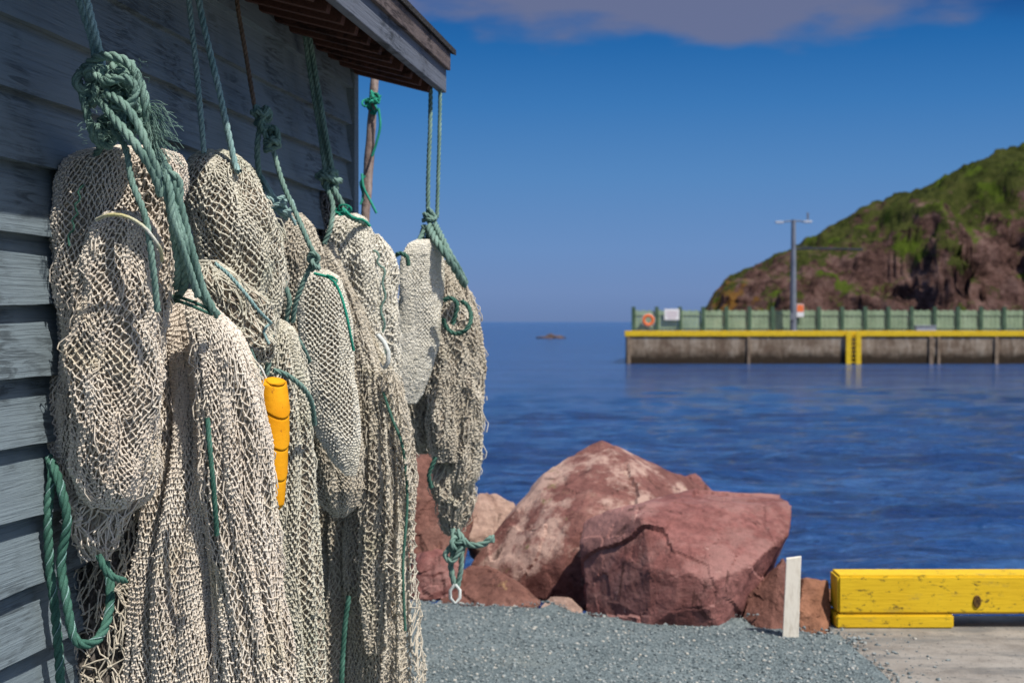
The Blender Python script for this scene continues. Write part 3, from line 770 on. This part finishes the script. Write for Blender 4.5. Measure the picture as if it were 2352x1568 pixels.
rk_tan = rock_mat("tan_boulder", lin(.28,.17,.13), lin(.42,.29,.23), lin(.52,.39,.32))
rk_brown = rock_mat("red_brown_boulder", lin(.11,.048,.036), lin(.20,.092,.07), lin(.29,.155,.12), None, lin(.36,.22,.11))
rk_rust = rock_mat("rusty_orange_boulder", lin(.18,.08,.045), lin(.31,.145,.085), lin(.40,.22,.14), None, lin(.48,.28,.14))
def rock(pts, mat, label, vox=.02, seed=0, disp=.05, name="boulder", cells=60, cuts=10, crk=.22, cmin=.86):
    bm = bmesh.new()
    for p in pts: bm.verts.new(P(*p))
    def hull():
        r = bmesh.ops.convex_hull(bm, input=bm.verts[:])
        dl = list({v for v in r['geom_interior'] if isinstance(v,bmesh.types.BMVert)})
        if dl: bmesh.ops.delete(bm, geom=dl, context='VERTS')
    hull()
    rg=np.random.RandomState(seed+300)
    ctr_=sum((v.co for v in bm.verts),Vector())/len(bm.verts)
    for k in range(cuts):
        d=Vector(rg.randn(3)); d.y-=.5; d.z*=.7; d.normalize()
        sup=max((v.co-ctr_).dot(d) for v in bm.verts)
        r=bmesh.ops.bisect_plane(bm, geom=bm.verts[:]+bm.edges[:]+bm.faces[:], plane_co=ctr_+d*sup*rg.uniform(cmin,.96), plane_no=d, clear_outer=True)
        bmesh.ops.delete(bm, geom=bm.faces[:], context='FACES_ONLY')
        hull()
    bmesh.ops.recalc_face_normals(bm, faces=bm.faces)
    me = bpy.data.meshes.new("t"); bm.to_mesh(me); bm.free()
    o = bpy.data.objects.new("t", me); COL.objects.link(o)
    md = o.modifiers.new("r",'REMESH'); md.mode='VOXEL'; md.voxel_size=vox
    sm = o.modifiers.new("s",'SMOOTH'); sm.factor=.4; sm.iterations=1
    dg = bpy.context.evaluated_depsgraph_get()
    me2 = bpy.data.meshes.new_from_object(o.evaluated_get(dg)); bpy.data.objects.remove(o)
    n=len(me2.vertices); co=np.empty(n*3); me2.vertices.foreach_get("co",co); co=co.reshape(-1,3)
    no=np.array([v.normal[:] for v in me2.vertices])
    lo=co.min(0); hi=co.max(0); size=(hi-lo).max()
    def facets(ncell, amp, warp):
        sd_=rg.uniform(lo,hi,(ncell,3)); q=co+warp
        d2=((q[:,None,:]-sd_[None])**2).sum(-1); idx=d2.argmin(1)
        tilt=rg.randn(ncell,3)*amp; offs=rg.uniform(-1,1,ncell)
        cellsz=size/ncell**.333
        val=((q-sd_[idx])*tilt[idx]).sum(1)/cellsz+offs[idx]*amp*.30
        ds=np.sqrt(np.partition(d2,1,axis=1)[:,:2]); edge=np.abs(ds[:,1]-ds[:,0])
        return val, edge
    sv = Vector((seed*7.1,seed*3.3,seed))
    warp=np.array([[mn.noise(Vector(c)*4+sv), mn.noise(Vector(c)*4-sv), mn.noise(Vector(c)*4+sv*2)] for c in co])*size*.04
    f1,e1=facets(cells//4,1.0,warp); f2,e2=facets(cells*2,.5,warp*.6)
    fade_=np.array([max(0,mn.noise(Vector(c)*3.3-sv)+.15) for c in co])*2
    crack=(-np.exp(-(e1/(size*.010))**2)*.30-np.exp(-(e2/(size*.006))**2)*.10)*fade_
    fr=np.array([mn.fractal(Vector(c)*9+sv,1,2,5) for c in co])
    d=disp*(np.clip(f1,-1.3,.7)*.55+np.clip(f2,-1,1)*.48+crack*crk+fr*.22)
    co=co+no*d[:,None]
    me2.vertices.foreach_set("co",co.ravel())
    me2.name=name
    me2.polygons.foreach_set("use_smooth",np.zeros(len(me2.polygons),dtype=bool))
    me2.materials.clear()
    me2.update()
    o = new_obj(name, me2, mat); recenter(o); tag(o,label,"rock","boulders along the shore edge"); return o
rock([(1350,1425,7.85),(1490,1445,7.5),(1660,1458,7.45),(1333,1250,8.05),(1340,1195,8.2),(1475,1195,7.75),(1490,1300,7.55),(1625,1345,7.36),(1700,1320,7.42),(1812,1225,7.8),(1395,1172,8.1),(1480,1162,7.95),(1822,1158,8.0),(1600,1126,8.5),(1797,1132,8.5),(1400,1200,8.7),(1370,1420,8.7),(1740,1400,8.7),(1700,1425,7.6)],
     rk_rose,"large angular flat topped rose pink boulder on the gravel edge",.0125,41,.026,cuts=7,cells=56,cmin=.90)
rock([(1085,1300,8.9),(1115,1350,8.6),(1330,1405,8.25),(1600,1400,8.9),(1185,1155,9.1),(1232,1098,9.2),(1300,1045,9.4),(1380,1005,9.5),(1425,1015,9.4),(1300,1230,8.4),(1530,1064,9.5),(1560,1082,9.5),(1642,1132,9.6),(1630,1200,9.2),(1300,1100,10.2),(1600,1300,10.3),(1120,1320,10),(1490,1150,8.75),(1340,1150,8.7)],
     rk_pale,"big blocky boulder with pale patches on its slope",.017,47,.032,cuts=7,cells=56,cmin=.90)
rock([(1070,1230,9.3),(1090,1140,9.5),(1140,1130,9.6),(1185,1155,9.6),(1180,1230,9.4),(1100,1290,9.3),(1180,1280,9.7),(1100,1160,10.1),(1080,1280,10)],
     rk_tan,"pale tan boulder wedged behind larger rocks",.018,3,.025,cuts=6,cmin=.9)
rock([(1050,1375,8.15),(1100,1292,8.4),(1070,1300,8.4),(1180,1330,8.2),(1245,1385,8.1),(1230,1405,8.0),(1100,1400,8.05),(1060,1360,8.8),(1200,1370,8.8),(1000,1390,8.2)],
     rk_brown,"low flat red brown rock at the gravel edge",.014,4,.025)
rock([(930,1050,8.9),(960,1020,9.0),(1010,1030,9.0),(1075,1120,8.9),(1085,1200,8.7),(1060,1300,8.6),(1040,1370,8.5),(930,1380,8.5),(900,1300,8.6),(900,1120,9.8),(1050,1300,9.9),(960,1030,9.6)],
     rk_brown,"tall dark rose boulder behind the hanging nets",.018,5,.04)
rock([(960,1270,8.3),(1010,1255,8.4),(1050,1290,8.3),(1062,1370,8.2),(960,1385,8.2),(930,1370,8.3),(940,1290,8.8),(1040,1370,8.8)],
     rk_rose,"medium pink rock beside the low flat stone",.014,6,.025)
rock([(1240,1395,7.95),(1265,1366,8.0),(1310,1371,7.95),(1345,1400,7.9),(1340,1425,7.85),(1255,1420,7.9),(1270,1400,8.3),(1330,1400,8.3)],
     rk_tan,"small tan stone tucked between two boulders",.009,7,.012,cuts=5,cmin=.9)
rock([(1700,1450,7.5),(1720,1370,7.6),(1800,1282,7.9),(1790,1305,7.6),(1770,1455,7.35),(1830,1460,7.35),(1850,1400,8.1),(1700,1420,8.1)],
     rk_brown,"brown wedge shaped rock behind the white stake",.011,8,.02,cuts=5,cmin=.9)
rock([(1835,1336,7.7),(1850,1326,7.6),(1907,1330,7.6),(1912,1460,7.42),(1838,1462,7.38),(1836,1400,7.4),(1908,1400,8.0),(1835,1400,8.0)],
     rk_rust,"blocky rusty orange rock beside the yellow rail",.011,9,.015,cuts=3,cmin=.92)
rock([(1560,1100,9.9),(1600,1086,9.9),(1644,1131,9.8),(1644,1240,9.7),(1550,1240,9.7),(1560,1130,10.4),(1640,1200,10.4)],
     rk_rose,"pinkish boulder behind the pointed one",.018,10,.03,cuts=4,cmin=.9)
rock([(1300,1300,8.6),(1380,1240,8.8),(1380,1400,8.2),(1300,1400,8.3),(1350,1280,9),(1290,1390,8.8),(1400,1400,8.8)],
     rk_brown,"dark rock in the gap between boulders",.016,12,.03)
rock([(2190,1445,7.68),(2200,1428,7.68),(2215,1424,7.67),(2232,1447,7.66),(2200,1444,7.72),(2225,1443,7.72)],
     rk_rose,"small reddish stone lying behind the bull rail",.006,13,.005,cuts=0)

# ------------------------------------------------------------ water
WZ = -1.5
rng=np.random.RandomState(9)
ys=[7.9]
while ys[-1]<170: ys.append(ys[-1]+max(.06,ys[-1]**1.5*.0015))
ys=np.array(ys+[250,400,700,1300,2600,5000,9000.])
tx=np.concatenate([[-20,-6,-2,-.9],np.linspace(-.42,.42,640),[.9,2,6,20]])
YY,TX=np.meshgrid(ys,tx,indexing='ij'); XX=TX*YY
ZZ=np.zeros_like(XX)
dy=np.gradient(ys)[:,None]; dx=(ys*.0013)[:,None]
for k in range(130):
    wl=np.exp(rng.uniform(np.log(.30),np.log(2.3))); th=math.pi/2+rng.randn()*.40
    kx,ky=math.cos(th)*2*np.pi/wl,math.sin(th)*2*np.pi/wl
    ok=np.clip(1.4-np.maximum(dy,dx)*2.4/wl,0,1)
    amp=.0100*wl**.85
    phz=kx*XX+ky*YY+rng.rand()*6.28+1.4*np.sin(XX*.5*rng.rand()+YY*.4*rng.rand())
    patch=.65+.35*np.sin(XX*.08*rng.randn()+YY*.3*rng.rand()+rng.rand()*6)
    ZZ+=patch*(amp*ok*(.64-np.abs(np.sin(phz/2)))*1.3 if k%2 else amp*ok*np.sin(phz))
fade=(np.abs(TX)<.5)*1.0
V=np.stack([XX,YY,WZ+ZZ*fade],-1).reshape(-1,3); nx=len(tx); ny=len(ys)
i,j = np.meshgrid(np.arange(nx-1),np.arange(ny-1)); b=(j*nx+i).ravel()
m = M("harbour_water",.12,.5)
m.b.inputs["IOR"].default_value = 1.33
band = m.noise(.06,8,.8,m.coords((.14,3.0,1)),.05)
c = m.ramp(band,[(.38,lin(.006,.032,.125)),(.5,lin(.011,.054,.185)),(.64,lin(.026,.095,.27))])
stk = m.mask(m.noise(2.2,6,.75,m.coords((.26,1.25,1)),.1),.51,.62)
c = m.mix(m.math('MULTIPLY',stk,.65), c, lin(.05,.14,.33))  # pale streaks: bright ripple facets put into the water colour
dkk = m.mask(m.noise(1.9,6,.75,m.coords((.26,1.15,1),(0,0,.05)),.1),.51,.62)
c = m.mix(m.math('MULTIPLY',dkk,.65), c, lin(.002,.014,.065))  # dark streaks: shaded wave troughs put into the colour
far = m.mask(m.noise(.30,8,.85,m.coords((.12,2.6,1),(0,0,-.02)),.05),.52,.60)
c = m.mix(m.math('MULTIPLY',far,.45), c, lin(.045,.13,.32))  # wider pale streaks, ripple brightness put into the colour again
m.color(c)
h = m.math('ADD', m.math('MULTIPLY', m.noise(2.2,4,.6,m.coords((.4,1.4,1))), 1.3), m.math('MULTIPLY', m.noise(6,5,.65,m.coords((.6,1.3,1))), .6))
m.bump(h, 1.0, .30)
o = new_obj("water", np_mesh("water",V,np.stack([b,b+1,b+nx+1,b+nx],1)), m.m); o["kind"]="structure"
m = M("wet_dark_rock",.8,.2); m.color(m.ramp(m.noise(1.5,5),[(.3,lin(.06,.04,.035)),(.7,lin(.16,.11,.09))])); wetrock=m.m
def reef():
    bm = bmesh.new(); bmesh.ops.create_icosphere(bm, subdivisions=4, radius=1)
    for v in bm.verts:
        c=v.co.copy(); k=1+.35*mn.noise(c*1.8)+.12*mn.noise(c*6)
        v.co=Vector((c.x*2.7*k, c.y*1.6*k, c.z*.48*k+.35*math.exp(-((c.x+.1)/.25)**2)*max(0,c.z)))
    me=bpy.data.meshes.new("reef_rock"); bm.to_mesh(me); bm.free(); o=new_obj("reef_rock",me,wetrock); o.location=(P(1268,770,262)[0],262,WZ)
    tag(o,"low brown rock breaking the surface of open water","rock")
reef()

# ------------------------------------------------------------ far wharf
DK=.62; X0=P(1437,0,104)[0]; X1=75
wf = empty("wharf",(X0,104,WZ),"long timber faced concrete wharf with a yellow curb","wharf")
m = M("weathered_wharf_face",.9,.15)
vert = m.noise(1.0,7,.75,m.coords((1.8,2.6,.5)))
hor = m.noise(1.0,5,.7,m.coords((.35,1,3.0)))
geo = m.n("ShaderNodeSeparateXYZ"); m.l(m.tc.outputs["Object"], geo.inputs[0])
c = m.ramp(m.mix(.3,vert,hor),[(.36,lin(.12,.080,.052)),(.50,lin(.28,.215,.155)),(.64,lin(.43,.36,.28))])
c = m.mix(m.mask(m.noise(.45,6,.75),.48,.62),c,lin(.16,.11,.075))
c = m.mix(m.mask(m.math('ADD',geo.outputs[2],m.math('MULTIPLY',m.noise(1.5,4),.8)),.05,-.75),c,lin(.04,.028,.018)); m.color(c); m.bump(vert,.8,.12); face_m=m.m
prism("wharf_wall",[(X0,104.05),(X1,104.05),(X1,118),(X0+1.6,118)],WZ-2,DK, face_m, wf, .03)
prism("curb",[(X0-.08,103.95),(X1,103.95),(X1,104.35),(X0-.02,104.35)],DK-.12,DK+.30, ypaint, wf, .03)
m = M("dark_fender_timber",.9); m.color(m.ramp(m.noise(3,4),[(.3,lin(.13,.09,.06)),(.7,lin(.30,.22,.15))])); fend=m.m
for xx,ww in ((X0+.1,.26),(17.2,.2),(30.5,.3),(31.1,.2),(35.3,.26)):
    boxes("fender_timber",[((xx,103.90,WZ-1.5),(xx+ww,104.04,DK-.14))],fend,wf,.01)
xl = P(1950,0,103.8)[0]
boxes("ladder",[((xl-.22,103.7,WZ-.9),(xl+.16,103.81,DK+.28)),((xl+.50,103.7,WZ-.9),(xl+.88,103.81,DK+.28))]+[((xl+.16,103.74,WZ+.1+.3*k),(xl+.5,103.78,WZ+.16+.3*k)) for k in range(7)], ypaint, wf, .01)
# fence
fx0=P(1455,0,110)[0]; FT=CH+(HY-712)/FP*110
fn = empty("wharf_fence",(fx0,110,DK),"long pale green panel fence with darker posts on the wharf","fence")
m = M("pale_green_fence_paint",.7,.2); m.color(m.ramp(m.noise(.9,6,.7,m.coords((1.5,1,.5))),[(.3,lin(.20,.27,.17)),(.55,lin(.31,.40,.26)),(.8,lin(.40,.49,.34))])); fpm=m.m
m = M("dark_green_fence_paint",.7,.2); m.color(m.ramp(m.noise(2,4),[(.3,lin(.045,.085,.055)),(.7,lin(.085,.14,.09))])); fpd=m.m
pan=[]; slots=[]
x=fx0
while x < 72:
    boxes("fence_post",[((x-.14,109.80,DK),(x+.14,110.04,FT+.26))],fpd,fn,.015)
    for q in range(9):
        xx=x+.16+q*.165; pan.append(((xx,109.97+.03*(q%2),DK+.03),(xx+.142,110.03,FT-.03*(q%3))))
    slots.append(((x+.15,109.925,DK+.45),(x+1.64,109.96,DK+.55)))
    slots.append(((x+.15,109.925,DK+1.45),(x+1.64,109.96,DK+1.55)))
    x+=1.79
boxes("fence_panel",pan,fpm,fn,0); boxes("fence_rail",slots,fpm,fn,0)
# life ring
m = M("orange_ring_plastic",.5,.4); m.color(m.ramp(m.noise(6,3),[(.3,lin(.75,.13,.03)),(.7,lin(.85,.2,.05))]))
c0 = P(1489,735,109.6); a=Acc(); t=np.linspace(0,2*np.pi,40)
a.add(*ring_tube(np.stack([c0[0]+.36*np.cos(t), c0[1]+0*t, c0[2]+.36*np.sin(t)],1), .115, 10))
lr = empty("life_ring",(c0[0],c0[1],c0[2]-.47),"orange life ring mounted on the green wharf fence","life ring"); a.obj("ring_body",m.m,lr)
a=Acc(); a.add(*ring_tube(np.stack([c0[0]+.50*np.cos(t), c0[1]-.05+0*t, c0[2]+.50*np.sin(t)],1), .02, 6)); a.obj("grab_line",rp_white,lr)
def sign(px,py,w,h,label,faces):
    c=P(px,py,109.7); e=empty("sign",(c[0],c[1],c[2]-h/2),label,"sign")
    boxes("sign_panel",[((c[0]-w/2,c[1]-.02,c[2]-h/2),(c[0]+w/2,c[1]+.02,c[2]+h/2))],faces[0],e,.01)
    for nm,lo,hi,mt in faces[1:]:
        boxes(nm,[((c[0]+lo[0],c[1]-.03,c[2]+lo[1]),(c[0]+hi[0],c[1]-.022,c[2]+hi[1]))],mt,e,0)
    return e
m = M("white_sign_paint",.5,.3); m.color(m.ramp(m.noise(3,3),[(.3,lin(.70,.70,.72)),(.7,lin(.8,.8,.8))])); wht=m.m
m = M("faded_sign_print",.6,.3); m.color(m.ramp(m.noise(4,3),[(.3,lin(.55,.45,.5)),(.7,lin(.62,.5,.55))])); prt=m.m
m = M("orange_sign_paint",.5,.3); m.color(m.ramp(m.noise(3,3),[(.3,lin(.8,.16,.05)),(.7,lin(.85,.22,.07))])); org=m.m
sign(1543,722,1.15,.85,"white notice board fixed to the green fence",[wht,("sign_print",(-.42,.12),(.42,.22),prt),("sign_print",(-.42,-.1),(.42,.0),prt),("sign_print",(-.3,-.3),(.3,-.22),prt)])
sign(1838,713,.55,1.0,"small orange and white notice beside the lamp post",[wht,("sign_print",(-.25,-.1),(.25,.45),org)])
m = M("grey_metal_box",.6,.3); m.color(m.ramp(m.noise(3,3),[(.3,lin(.25,.28,.33)),(.7,lin(.33,.36,.42))])); gm=m.m
c=P(2125,748,108); e=empty("utility_box",(c[0],108,DK),"low grey metal utility box on the wharf deck","utility box")
boxes("box_body",[((c[0]-.75,107.7,DK),(c[0]+.75,108.3,DK+.6))],gm,e,.03); boxes("box_lid",[((c[0]-.8,107.65,DK+.605),(c[0]+.8,108.35,DK+.68))],gm,e,.02)
# lamp post
m = M("galvanised_metal",.6,.4); m.color(m.ramp(m.noise(2,3),[(.3,lin(.13,.145,.18)),(.7,lin(.19,.21,.25))])); gal=m.m
m = M("dark_boom_paint",.8,.1); m.color(m.ramp(m.noise(2,3),[(.3,lin(.03,.035,.045)),(.7,lin(.06,.065,.08))])); drk=m.m
m = M("lamp_head_grey",.6,.3); m.color(m.ramp(m.noise(3,3),[(.3,lin(.42,.45,.5)),(.7,lin(.52,.55,.6))])); lhm=m.m
c=P(1822,0,109)[0]; top=P(0,505,109)[2]
lp = empty("lamp_post",(c,109,DK),"tall grey wharf lamp post with two lamp heads","lamp post")
a=Acc(); a.add(*ring_tube(np.array([(c,109,DK+z) for z in np.linspace(0,top-DK,20)]), np.linspace(.26,.17,20), 12)); a.add(*ring_tube(np.array([(c,109,DK+z) for z in (0,.05,.28,.3)]), np.array([.34,.36,.34,.2]), 12)); a.obj("mast",gal,lp)
a=Acc(); cord(a,[(c-1.1,109,top-.25),(c-.4,109,top-.1),(c,109,top-.12),(c+.5,109,top-.1),(c+1.2,109,top-.2)],.055); a.obj("cross_arm",gal,lp)
boxes("lamp_head",[((c-1.40,108.85,top-.28),(c-.78,109.15,top-.11))],lhm,lp,.05); boxes("lamp_head",[((c+.78,108.85,top-.24),(c+1.40,109.15,top-.07))],lhm,lp,.05)
boxes("antenna",[((c+1.02,108.95,top),(c+1.16,109.05,top+.55))],gal,lp,.01)
zb=P(0,572,109)[2]; a=Acc(); cord(a,[(c+.1,109,zb),(c+2.5,109,zb+.02),(c+5.3,109,zb-.05)],.08); cord(a,[(c+.1,109,zb+.35),(c+1.4,109,zb+.1),(c+2.4,109,zb+.02)],.04); a.obj("side_boom",drk,lp)
boxes("junction_box",[((c-.28,108.68,DK+1.1),(c+.02,108.82,DK+1.6))],gal,lp,.02)

# ------------------------------------------------------------ hill
HB=270.; hp=np.array([(1606,742),(1618,712),(1640,680),(1665,645),(1710,615),(1760,590),(1850,545),(1950,500),(2050,450),(2150,402),(2250,366),(2352,312),(2600,215),(3200,120),(4200,60)],dtype=float)
nxh=400; nyh=210
px=np.concatenate([np.linspace(1600,2470,nxh-60),np.linspace(2475,4200,60)])
V=np.zeros((nyh,nxh,3))
for iy in range(nyh):
    v=iy/(nyh-1); y=HB+ (v**1.3)*190
    for ix in range(nxh):
        h=(HY-np.interp(px[ix],hp[:,0],hp[:,1]))/FP*(HB+32)*1.13+CH
        h=max(h,-3)
        x=(px[ix]-CX)/FP*max(y,HB+14)
        q=Vector((x*.05,y*.05,0))
        shift=mn.noise(q*1.3)*8+mn.noise(q*3)*4.5+mn.noise(Vector((x*.25,y*.25,4)))*2.0
        d=y-HB-6+shift
        cf=1/(1+math.exp(-max(-30,min(30,(d-5)/4.2)))); sf=1/(1+math.exp(-max(-30,min(30,(d-26)/9))))
        cs=.54+.20*mn.noise(Vector((x*.03,2,2)))+.14*mn.noise(Vector((x*.1,5,2)))
        back=1-max(0,(y-HB-45)/145.)*.9
        z=-3+(h+3)*(cs*cf+(1-cs)*sf)*back
        steep=cf*(1-cf)*4
        rid=mn.ridged_multi_fractal(Vector((x*.09,y*.09,z*.20)),1,2,6,1,2)
        k=min(1,max(0,h/8))
        z+= (rid-1)*2.5*(.26+steep)*k + mn.noise(Vector((x*.3,y*.3,z*.3)))*1.2*(.5+steep)*cf*k + mn.noise(Vector((x*.9,y*.9,8)))*.6*cf*k
        if ix<6: z=z*(ix/6.)-3*(1-ix/6.)
        V[iy,ix]=(x+mn.noise(Vector((y*.12,z*.2,3)))*.8*cf,y+mn.noise(Vector((x*.12,z*.35,7)))*4.0*steep,z)
i,j=np.meshgrid(np.arange(nxh-1),np.arange(nyh-1)); b=(j*nxh+i).ravel()
m=M("rocky_grass_hill",.95,.05)
geo=m.n("ShaderNodeNewGeometry"); sx=m.n("ShaderNodeSeparateXYZ"); m.l(geo.outputs["Normal"],sx.inputs[0])
pz=m.n("ShaderNodeSeparateXYZ"); m.l(m.tc.outputs["Object"],pz.inputs[0])
rockc=m.ramp(m.noise(.22,8,.78,m.coords((1,1,1.4))),[(.38,lin(.024,.014,.012)),(.5,lin(.145,.080,.066)),(.66,lin(.31,.195,.165))])
lich=m.mask(m.math('ADD',m.noise(.3,4),m.math('MULTIPLY',pz.outputs[0],-.02)),-.41,-.32)
rockc=m.mix(m.math('MULTIPLY',lich,.8),rockc,lin(.28,.14,.03))
grass=m.ramp(m.noise(.16,8,.82),[(.36,lin(.022,.028,.010)),(.46,lin(.056,.068,.017)),(.55,lin(.090,.102,.026)),(.63,lin(.13,.122,.038)),(.72,lin(.16,.115,.06))])
ratio=m.math('MULTIPLY',m.math('ADD',pz.outputs[2],m.math('MULTIPLY',pz.outputs[0],-.10)),.022)
k=m.math('ADD',m.math('ADD',m.math('MULTIPLY',sx.outputs[2],.36),m.math('MULTIPLY',m.noise(.085,8,.80),2.8)),ratio)
c=m.mix(m.mask(k,1.80,1.92),rockc,grass)
c=m.mix(m.math('MULTIPLY',m.math('MULTIPLY',m.mask(m.noise(.11,6,.7),.55,.62),m.mask(sx.outputs[2],.2,.45)),.9),c,lin(.105,.155,.018)); m.color(c)
m.bump(m.noise(.7,8,.78),1,1.8)
o=new_obj("hill",np_mesh("hill",V.reshape(-1,3),np.stack([b,b+1,b+nxh+1,b+nxh],1)),m.m); o["kind"]="structure"

# ------------------------------------------------------------ world, sun, camera
az=math.radians(136); el=math.radians(57)
sd=Vector((math.sin(az)*math.cos(el),math.cos(az)*math.cos(el),math.sin(el)))
L=bpy.data.lights.new("sun",'SUN'); L.energy=4.9; L.angle=math.radians(.5); L.color=(1,.955,.88)
lo=bpy.data.objects.new("sun",L); COL.objects.link(lo); lo.rotation_euler=(-sd).to_track_quat('-Z','Y').to_euler(); lo.location=(5,-5,8)
w=bpy.data.worlds.new("World"); S.world=w; w.use_nodes=True; nt=w.node_tree; nt.nodes.clear()
def N_(t,**k):
    x=nt.nodes.new(t)
    for a_,b_ in k.items(): setattr(x,a_,b_)
    return x
def LK(a_,b_): nt.links.new(a_,b_)
out=N_("ShaderNodeOutputWorld"); sky=N_("ShaderNodeTexSky",sky_type='NISHITA'); sky.sun_disc=False; sky.sun_elevation=el; sky.sun_rotation=az
b1=N_("ShaderNodeBackground"); b1.inputs[1].default_value=.13; LK(sky.outputs[0],b1.inputs[0])
tc=N_("ShaderNodeTexCoord"); sp=N_("ShaderNodeSeparateXYZ"); LK(tc.outputs["Generated"],sp.inputs[0])
rm=N_("ShaderNodeValToRGB"); cr=rm.color_ramp
st=[(0,srgb(106,130,174)),(.02,srgb(112,139,185)),(.05,srgb(106,142,192)),(.10,srgb(86,135,190)),(.15,srgb(60,120,182)),(.19,srgb(38,104,170)),(.225,srgb(26,88,156)),(.5,srgb(28,86,158))]
while len(cr.elements)<len(st): cr.elements.new(.5)
for e,(p_,c_) in zip(cr.elements,st): e.position=p_; e.color=c_
LK(sp.outputs[2],rm.inputs[0])
cur=rm.outputs[0]
def cloud(cen,scl,col,lo_,hi_,seed,amt,cur,nscale=7):
    c=Vector(cen).normalized()
    vs=N_("ShaderNodeVectorMath",operation='SUBTRACT'); LK(tc.outputs["Generated"],vs.inputs[0]); vs.inputs[1].default_value=c
    vm=N_("ShaderNodeVectorMath",operation='MULTIPLY'); LK(vs.outputs[0],vm.inputs[0]); vm.inputs[1].default_value=scl
    ln=N_("ShaderNodeVectorMath",operation='LENGTH'); LK(vm.outputs[0],ln.inputs[0])
    mp=N_("ShaderNodeMapping"); mp.inputs["Scale"].default_value=(1,1,3.2); mp.inputs["Location"].default_value=(seed,0,0); LK(tc.outputs["Generated"],mp.inputs[0])
    no=N_("ShaderNodeTexNoise"); no.inputs["Scale"].default_value=nscale; no.inputs["Detail"].default_value=6; LK(mp.outputs[0],no.inputs["Vector"])
    ma=N_("ShaderNodeMath",operation='MULTIPLY_ADD'); LK(no.outputs["Fac"],ma.inputs[0]); ma.inputs[1].default_value=1.1; 
    sb=N_("ShaderNodeMath",operation='SUBTRACT'); sb.inputs[0].default_value=.45; LK(ln.outputs["Value"],sb.inputs[1]); LK(sb.outputs[0],ma.inputs[2])
    mr=N_("ShaderNodeMapRange",interpolation_type='SMOOTHSTEP'); mr.inputs[1].default_value=lo_; mr.inputs[2].default_value=hi_; mr.inputs[4].default_value=amt; LK(ma.outputs[0],mr.inputs[0])
    mx=N_("ShaderNodeMixRGB"); LK(mr.outputs[0],mx.inputs[0]); LK(cur,mx.inputs[1]); mx.inputs[2].default_value=col
    return mx.outputs[0]
cur=cloud((.40,1,.26),(6,1,16),srgb(26,66,128),0,.6,3,.4,cur)
cur=cloud((.150,1,.272),(3.4,1,13),srgb(106,114,146),0,.26,0,.92,cur,8)
b2=N_("ShaderNodeBackground"); LK(cur,b2.inputs[0]); b2.inputs[1].default_value=1.0
mr=N_("ShaderNodeMapRange",interpolation_type='SMOOTHSTEP'); mr.inputs[1].default_value=.30; mr.inputs[2].default_value=.5; LK(sp.outputs[2],mr.inputs[0])
ms=N_("ShaderNodeMixShader"); LK(mr.outputs[0],ms.inputs[0]); LK(b2.outputs[0],ms.inputs[1]); LK(b1.outputs[0],ms.inputs[2]); LK(ms.outputs[0],out.inputs[0])

cam=bpy.data.cameras.new("camera"); cam.lens=50; cam.sensor_width=36; cam.clip_end=20000; cam.clip_start=.05
co=bpy.data.objects.new("camera",cam); COL.objects.link(co); co.location=(0,0,CH); co.rotation_euler=(math.pi/2-math.atan(46/FP),0,0)
cam.dof.use_dof=True; cam.dof.focus_distance=3.4; cam.dof.aperture_fstop=6.0
S.camera=co
if "localframe" in shed: del shed["localframe"]
S.view_settings.view_transform='Standard'; S.view_settings.look='None'; S.view_settings.exposure=0
